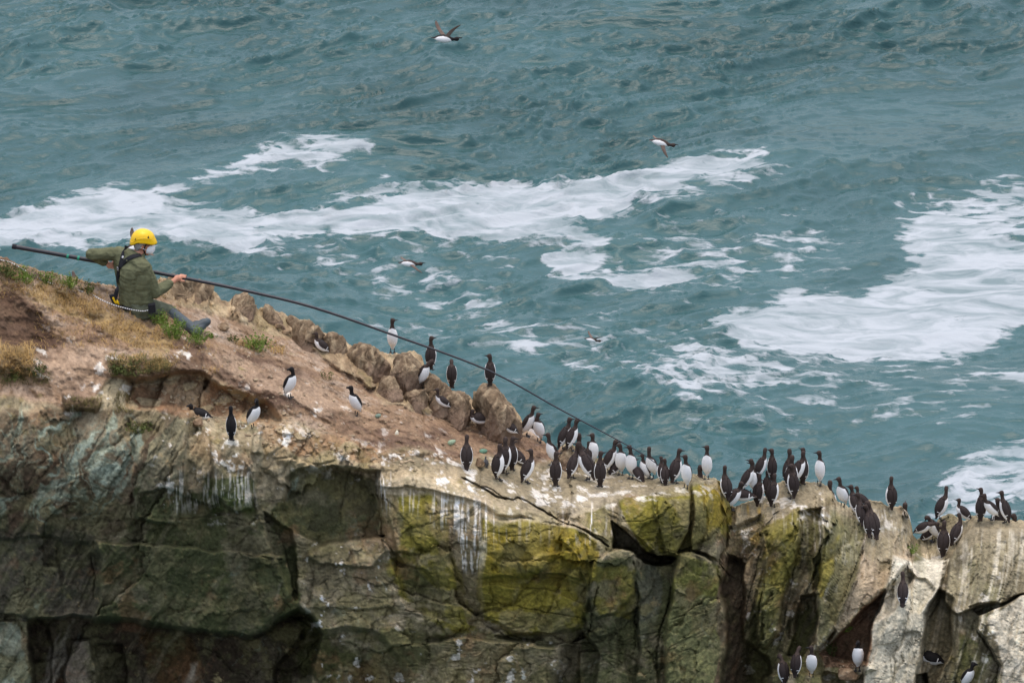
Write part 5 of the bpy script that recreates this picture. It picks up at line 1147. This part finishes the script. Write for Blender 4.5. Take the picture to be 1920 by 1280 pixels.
# ---- clothes
Jb = balls([(nk - Vector((0, 0, .03)), .085, chest, .145), (chest, .150, hip + Vector((0, 0, .06)), .150), (hip + Vector((0, 0, .06)), .150, hip + Vector((0, 0, -.0)), .155),
            (shR, .078, nk, .085), (shL, .078, nk, .085), (shR, .080, chest, .12), (shL, .08, chest, .12), (shR + Vector((0, 0, -.1)), .085, hipR + Vector((0, 0, .08)), .12), (shL + Vector((.03, -.02, -.1)), .085, hipL + Vector((0, 0, .08)), .12)])
Jb += balls([(shR, .080, elR, .064), (elR, .064, elR.lerp(wrR, .85), .050), (shL, .076, elL, .060), (elL, .060, elL.lerp(wrL, .8), .048)])
cdir = (head - nk).normalized()
for a in range(14):                                                 # turned-up collar
    an = 2 * math.pi * a / 14; ring = (hf * math.cos(an) * .078 + hr * math.sin(an) * .074)
    Jb += balls([(nk + ring * 1.05 - cdir * .01, .026, nk + ring + cdir * .055, .015)], .5)
jacket = skin('jacket', Jb, .0065, 4, m_jacket, per, .0055, 9)
jco = np.zeros(len(jacket.vertices) * 3, np.float32); jacket.vertices.foreach_get('co', jco)
bvh = BVHTree.FromPolygons([Vector(c) for c in jco.reshape(-1, 3).tolist()], [tuple(p.vertices) for p in jacket.polygons])
obj('jacket', to_local(jacket, ORG), m_jacket, per)
Tb = balls([(hipR, .125, kn, .090), (kn, .090, kn.lerp(ank, .12), .082), (hipL, .12, kn2, .088), (kn2, .088, kn2.lerp(ank2, .12), .08), (hipR, .14, hipL, .14), (hip - Vector((0, 0, .01)), .150, hip - Vector((0, 0, .04)), .13)])
obj('trousers', to_local(skin('trousers', Tb, .007, 4, m_trs, per, .006, 10), ORG), m_trs, per)
for a, c, d in ((kn, ank, toe), (kn2, ank2, toe2)):
    ax = (c - a).normalized(); heel = c + ax * .055 - Vector((0, 0, .02)); fd = (d - c).normalized()
    Bb = balls([(a.lerp(c, .10), .082, a.lerp(c, .55), .070), (a.lerp(c, .55), .070, c, .056), (c, .056, heel, .046), (c + fd * .02, .052, d - fd * .035, .050), (d - fd * .035, .050, d, .042), (heel, .046, d, .034)])
    obj('boot', to_local(skin('boot', Bb, .0065, 3, m_boot, per, .002, 12), ORG), m_boot, per)
# ---- helmet: shell with a lower nape, a raised ear line and a small peak
def helmet():
    n, m = 64, 26; vs, fs = [], []
    def P_(a, t, g=0):
        # a azimuth (0 = forward), t 0 top .. 1 rim
        ca = math.cos(a); rim = -.012 - .040 * smooth(.35, 1.0, -ca) + .0 * ca - .010 * smooth(.2, .9, ca) + .010 * math.exp(-((abs(math.sin(a)) - 1) / .18) ** 2)
        lat, fwd, h = .104 + g, .128 + g, .116 + g
        th = t * math.pi / 2; r = math.sin(th) ** .85
        z = rim + (h - rim) * math.cos(th) ** .82
        rid = .004 * math.sin(th * 2) * (abs(math.sin(a * 1.0)) ** 8)
        f = ca * fwd * r * (1 + .0) + (.016 * smooth(.55, 1, ca) * smooth(.72, 1, t)); s = math.sin(a) * lat * r
        if t > .93: f *= 1.025; s *= 1.025
        return hc + hf * f + hr * s + hu * z + (hf * ca + hr * math.sin(a)) * rid
    for g in (0, -.012):
        for j in range(m + 1):
            for i in range(n): vs.append(P_(2 * math.pi * i / n, max(.02, j / m), g))
    K = (m + 1) * n
    for j in range(m):
        for i in range(n):
            a, b_, c, d = j * n + i, j * n + (i + 1) % n, (j + 1) * n + (i + 1) % n, (j + 1) * n + i
            fs += [(a, d, c, b_), (K + a, K + b_, K + c, K + d)]
    fs += [tuple(range(n)), tuple(K + i for i in range(n))[::-1]]
    for i in range(n): fs.append((m * n + i, K + m * n + i, K + m * n + (i + 1) % n, m * n + (i + 1) % n))
    return vs, fs, P_
hc = head + hu * .040 - hf * .004
hv, hfc, HP = helmet()
hel = obj('helmet', mesh_from('helmet', [v - ORG for v in hv], hfc), m_yel, per)
def slab(name, pts, nrm, th, mat, parent, org):
    n = len(pts); vs = [p + nrm * th - org for p in pts] + [p - nrm * th - org for p in pts]
    fs = [tuple(range(n)), tuple(range(n, 2 * n))[::-1]] + [(i, (i + 1) % n, n + (i + 1) % n, n + i) for i in range(n)]
    return obj(name, mesh_from(name, vs, fs, False), mat, parent)
for a0, t0, s_v in ((62, .66, 1.0), (128, .80, .8), (-62, .66, 1.0), (-128, .8, .8)):
    c = HP(R(a0), t0); e1 = (HP(R(a0 + 3), t0) - c).normalized(); e2 = (HP(R(a0), t0 + .04) - c).normalized(); nn_ = e1.cross(e2).normalized()
    slab('vent', [c - e2 * .017 * s_v - e1 * .004, c + e1 * .013 * s_v + e2 * .004, c + e2 * .012 * s_v, c - e1 * .008 * s_v + e2 * .012], nn_, .003, m_black, hel, ORG)
def rib_(a_from, a_to, tt):
    pts = [HP(R(a_from + (a_to - a_from) * k / 24), tt(k / 24)) for k in range(25)]; return pts
def ribbon(name, pts, width, th, mat, parent, outn, org=ORG):
    """a flat strap along pts; outn(p) gives the outward direction"""
    vs, fs = [], []; n = len(pts)
    for i, p in enumerate(pts):
        d = (pts[min(i + 1, n - 1)] - pts[max(i - 1, 0)]).normalized(); o_ = outn(p, i).normalized(); s_v = d.cross(o_).normalized()
        for k in range(8):
            a = 2 * math.pi * k / 8; ca, sa = math.cos(a), math.sin(a); q = lambda t: math.copysign(abs(t) ** .6, t)
            vs.append(p + s_v * q(ca) * width / 2 + o_ * q(sa) * th / 2 - org)
    fs = [(i * 8 + k, i * 8 + (k + 1) % 8, (i + 1) * 8 + (k + 1) % 8, (i + 1) * 8 + k) for i in range(n - 1) for k in range(8)] + [tuple(range(8))[::-1], tuple((n - 1) * 8 + k for k in range(8))]
    return obj(name, mesh_from(name, vs, fs), mat, parent)
for sgn in (1, -1):
    ribbon('ridge', rib_(sgn * 40, sgn * 175, lambda k: .74 + .10 * math.sin(k * math.pi) * 0 + .16 * smooth(.35, .75, k)), .008, .008, m_yel, hel, lambda p, i: (p - hc))
    # chin strap
    c0 = head + hr * .088 * sgn; ps = [c0 + hu * .035 + hf * .035, c0 - hr * .006 * sgn - hu * .005 + hf * .022, c0 - hr * .018 * sgn - hu * .045 + hf * .012, head + hr * .035 * sgn - hu * .105 + hf * .035]
    ribbon('chin_strap', ps, .012, .004, m_black, hel, lambda p, i: (p - head))
# hair round the ear and nape
Hb = balls([(head + hr * .066 + hu * .02 - hf * .02, .024, head + hr * .066 - hu * .025 - hf * .035, .018), (head + hr * .072 + hu * .025 + hf * .02, .014, head + hr * .070 + hu * .03 - hf * .02, .02), (head - hf * .075 - hu * .01, .026, head - hf * .066 - hu * .045, .020), (head + hr * .05 - hf * .055 - hu * .0, .028, head + hr * .046 - hf * .055 - hu * .045, .022)])
Hb += [(2 * (head - hr * hr.dot(head - head)) - c + 0 * hr if False else c - hr * 2 * hr.dot(c - head), r) for c, r in Hb]
obj('hair', to_local(skin('hair', Hb, .0055, 2, m_grey, per, .002, 40), ORG), m_grey, per)
# mask: a pointed cup over nose and mouth
mk = head + hf * .072 - hu * .050; vs, fs = [], []; n, m = 28, 10; ax = (hf * .95 - hu * .25).normalized(); ay = hr; az = ay.cross(ax)
for j in range(m + 1):
    t = j / m
    for i in range(n):
        a = 2 * math.pi * i / n; r = math.cos(t * math.pi / 2) ** .8
        vs.append(mk + ax * (.066 * math.sin(t * math.pi / 2) ** .9 - .012) + ay * math.cos(a) * .060 * r * (1.0) + az * math.sin(a) * .062 * r * (1 + .12 * math.sin(a)) - ORG + ax * (-.020 * (math.cos(a) ** 2) * r))
fs = [(j * n + i, j * n + (i + 1) % n, (j + 1) * n + (i + 1) % n, (j + 1) * n + i) for j in range(m) for i in range(n)] + [tuple(range(n))[::-1]]
mask = obj('dust_mask', mesh_from('dust_mask', vs, fs), m_white, per)
ribbon('mask_strap', [mk + hr * .05 - hf * .01, head + hr * .083 + hf * .02 - hu * .03, head + hr * .083 - hf * .03 - hu * .01], .005, .003, m_white, mask, lambda p, i: (p - head))
# glasses
gl_ = [head + hr * .08 + hu * .012, head + hr * .066 + hf * .062 + hu * .010, head + hr * .045 + hf * .088 + hu * .006, head + hf * .104 + hu * .006, head - hr * .045 + hf * .088 + hu * .006, head - hr * .08 + hu * .012]
ribbon('spectacles', gl_, .006, .005, m_black, per, lambda p, i: (p - head))
# harness straps laid on the back of the jacket, found by casting on to its surface
camp = Vector((0, 0, CAMZ))
def on_jacket(u, v, off=.007):
    d = (Vector(at(u, v, YP)) - camp).normalized(); h, nrm, _, _ = bvh.ray_cast(camp, d)
    if h is None: return Vector(at(u, v, YP - .12)), Vector((0, -1, 0))
    if nrm.dot(d) > 0: nrm = -nrm
    return h + nrm * off, nrm
def strap(name, px, width, mat, th=.006, parent=None):
    pts, nr = [], []
    for (u0, v0), (u1, v1) in zip(px[:-1], px[1:]):
        k = max(2, int(math.hypot(u1 - u0, v1 - v0) / 3))
        for i in range(k): p, nv = on_jacket(u0 + (u1 - u0) * i / k, v0 + (v1 - v0) * i / k); pts.append(p); nr.append(nv)
    p, nv = on_jacket(*px[-1]); pts.append(p); nr.append(nv)
    for _ in range(3): pts = [pts[0]] + [(pts[i - 1] + pts[i] * 2 + pts[i + 1]) / 4 for i in range(1, len(pts) - 1)] + [pts[-1]]; nr = [nr[0]] + [(nr[i - 1] + nr[i] * 2 + nr[i + 1]) / 4 for i in range(1, len(nr) - 1)] + [nr[-1]]
    return ribbon(name, pts, width, th, mat, parent or per, lambda p, i: nr[i])
strap('harness_strap', [(237, 461), (231, 474), (229, 486), (224, 502), (221, 520), (219, 545), (215, 562)], .042, m_black)
strap('harness_strap', [(264, 479), (252, 480), (242, 484), (232, 492), (225, 502)], .048, m_black)
strap('harness_strap', [(209, 552), (212, 562), (220, 572), (240, 580), (262, 581), (286, 576)], .05, m_black)
strap('yellow_strap', [(212, 557), (215, 567), (226, 572)], .022, m_ystrap, .012); strap('yellow_strap', [(219, 563), (223, 571)], .02, m_ystrap, .014)
def ring(name, u, v, r, th, mat):
    p, nv = on_jacket(u, v, .014); e1 = nv.cross(Vector((0, 0, 1))).normalized(); e2 = nv.cross(e1)
    pts = [p + (e1 * math.cos(a) + e2 * math.sin(a)) * r for a in np.linspace(0, 2 * math.pi, 20)]
    return ribbon(name, pts, th, th, mat, per, lambda q, i: nv)
ring('harness_ring', 223, 503, .021, .009, m_metal); ring('buckle', 232, 482, .008, .008, m_white)
slab('waist_pouch', [J(278, 571, -.20), J(291, 569, -.19), J(292, 584, -.19), J(279, 586, -.20)], Vector((0, -1, 0)), .03, m_black, per, ORG)
# ---- the pole: thick butt to thread-thin tip, bending under its own weight
def tube(name, pts, radii, mat, k=12, org=Vector((0, 0, 0)), parent=None, **props):
    P_ = np.array([p[:] for p in pts]); tt = np.linspace(0, len(P_) - 1, (len(P_) - 1) * 12 + 1); C_ = cr(P_, tt); rr = np.interp(tt, np.arange(len(radii)), radii)
    vs = []
    for i in range(len(C_)):
        d = Vector(C_[min(i + 1, len(C_) - 1)] - C_[max(i - 1, 0)]).normalized(); a = d.cross(Vector((0, 0, 1))).normalized(); b_ = a.cross(d)
        for j in range(k): an = 2 * math.pi * j / k; vs.append(Vector(C_[i]) + (a * math.cos(an) + b_ * math.sin(an)) * rr[i] - org)
    n = len(C_); fs = [(i * k + j, i * k + (j + 1) % k, (i + 1) * k + (j + 1) % k, (i + 1) * k + j) for i in range(n - 1) for j in range(k)] + [tuple(range(k))[::-1], tuple((n - 1) * k + j for j in range(k))]
    return obj(name, mesh_from(name, vs, fs), mat, parent, **props)
po = pole_pts[2]; pole = empty('catching_pole', po, 'very long black pole tapering from a thick butt to a thin tip among the birds', 'pole')
m_pole = simple('black_carbon_pole', srgb(30, 30, 38), .35, .2, 20.0, 0, .5)
tube('shaft', pole_pts, [.023, .022, .019, .0165, .0145, .012, .0095, .0075, .0050, .0035], m_pole, 12, po, pole)
m_green2 = simple('green_tape', srgb(30, 140, 110), .5, .1, 20.0)
for u, v in ((127, 480.5), (147, 484)):
    c = Vector(at(u, v, yh)); tube('tape_band', [c - pd * .011, c + pd * .011], [.0245, .0245], m_green2, 14, po, pole)
c0 = pole_pts[0]; tube('butt_cap', [c0 - pd * .012, c0 + pd * .03], [.027, .027], m_black, 14, po, pole)
# ---- safety rope running back over the crest
rp = []
for u, v in ((-60, 478), (-20, 484), (0, 487), (22, 493), (45, 506), (72, 521), (95, 531), (120, 535), (150, 545), (172, 552)):
    rp.append(Vector(at(u, v, ground_patch_y(u, max(v, np.interp(u, ucol, skyv) + 5), 2) - .004)))
for u, v in ((190, 562), (215, 572), (245, 580), (268, 583), (279, 581)): rp.append(Vector(at(u, v, YP - .22)))
m_rope, nt, b = material('striped_rope'); L = nt.links.new
tc = N(nt, 'ShaderNodeTexCoord'); wv_ = N(nt, 'ShaderNodeTexWave', Scale=14.0, Distortion=1.0); L(tc.outputs['Object'], wv_.inputs['Vector'])
cm = N(nt, 'ShaderNodeMixRGB'); cm.inputs[1].default_value = (*srgb(70, 70, 80), 1); cm.inputs[2].default_value = (*srgb(225, 225, 222), 1)
mr = N(nt, 'ShaderNodeMapRange'); mr.inputs['From Min'].default_value = .15; mr.inputs['From Max'].default_value = .4; L(wv_.outputs['Fac'], mr.inputs['Value']); L(mr.outputs[0], cm.inputs[0]); L(cm.outputs[0], b.inputs['Base Color']); b.inputs['Roughness'].default_value = .8
ro = tube('safety_rope', rp, [.0052] * len(rp), m_rope, 8, rp[5]); ro.location = rp[5]; ro['label'] = 'thin white flecked rope running from the crest to the seated person\'s waist'; ro['category'] = 'rope'
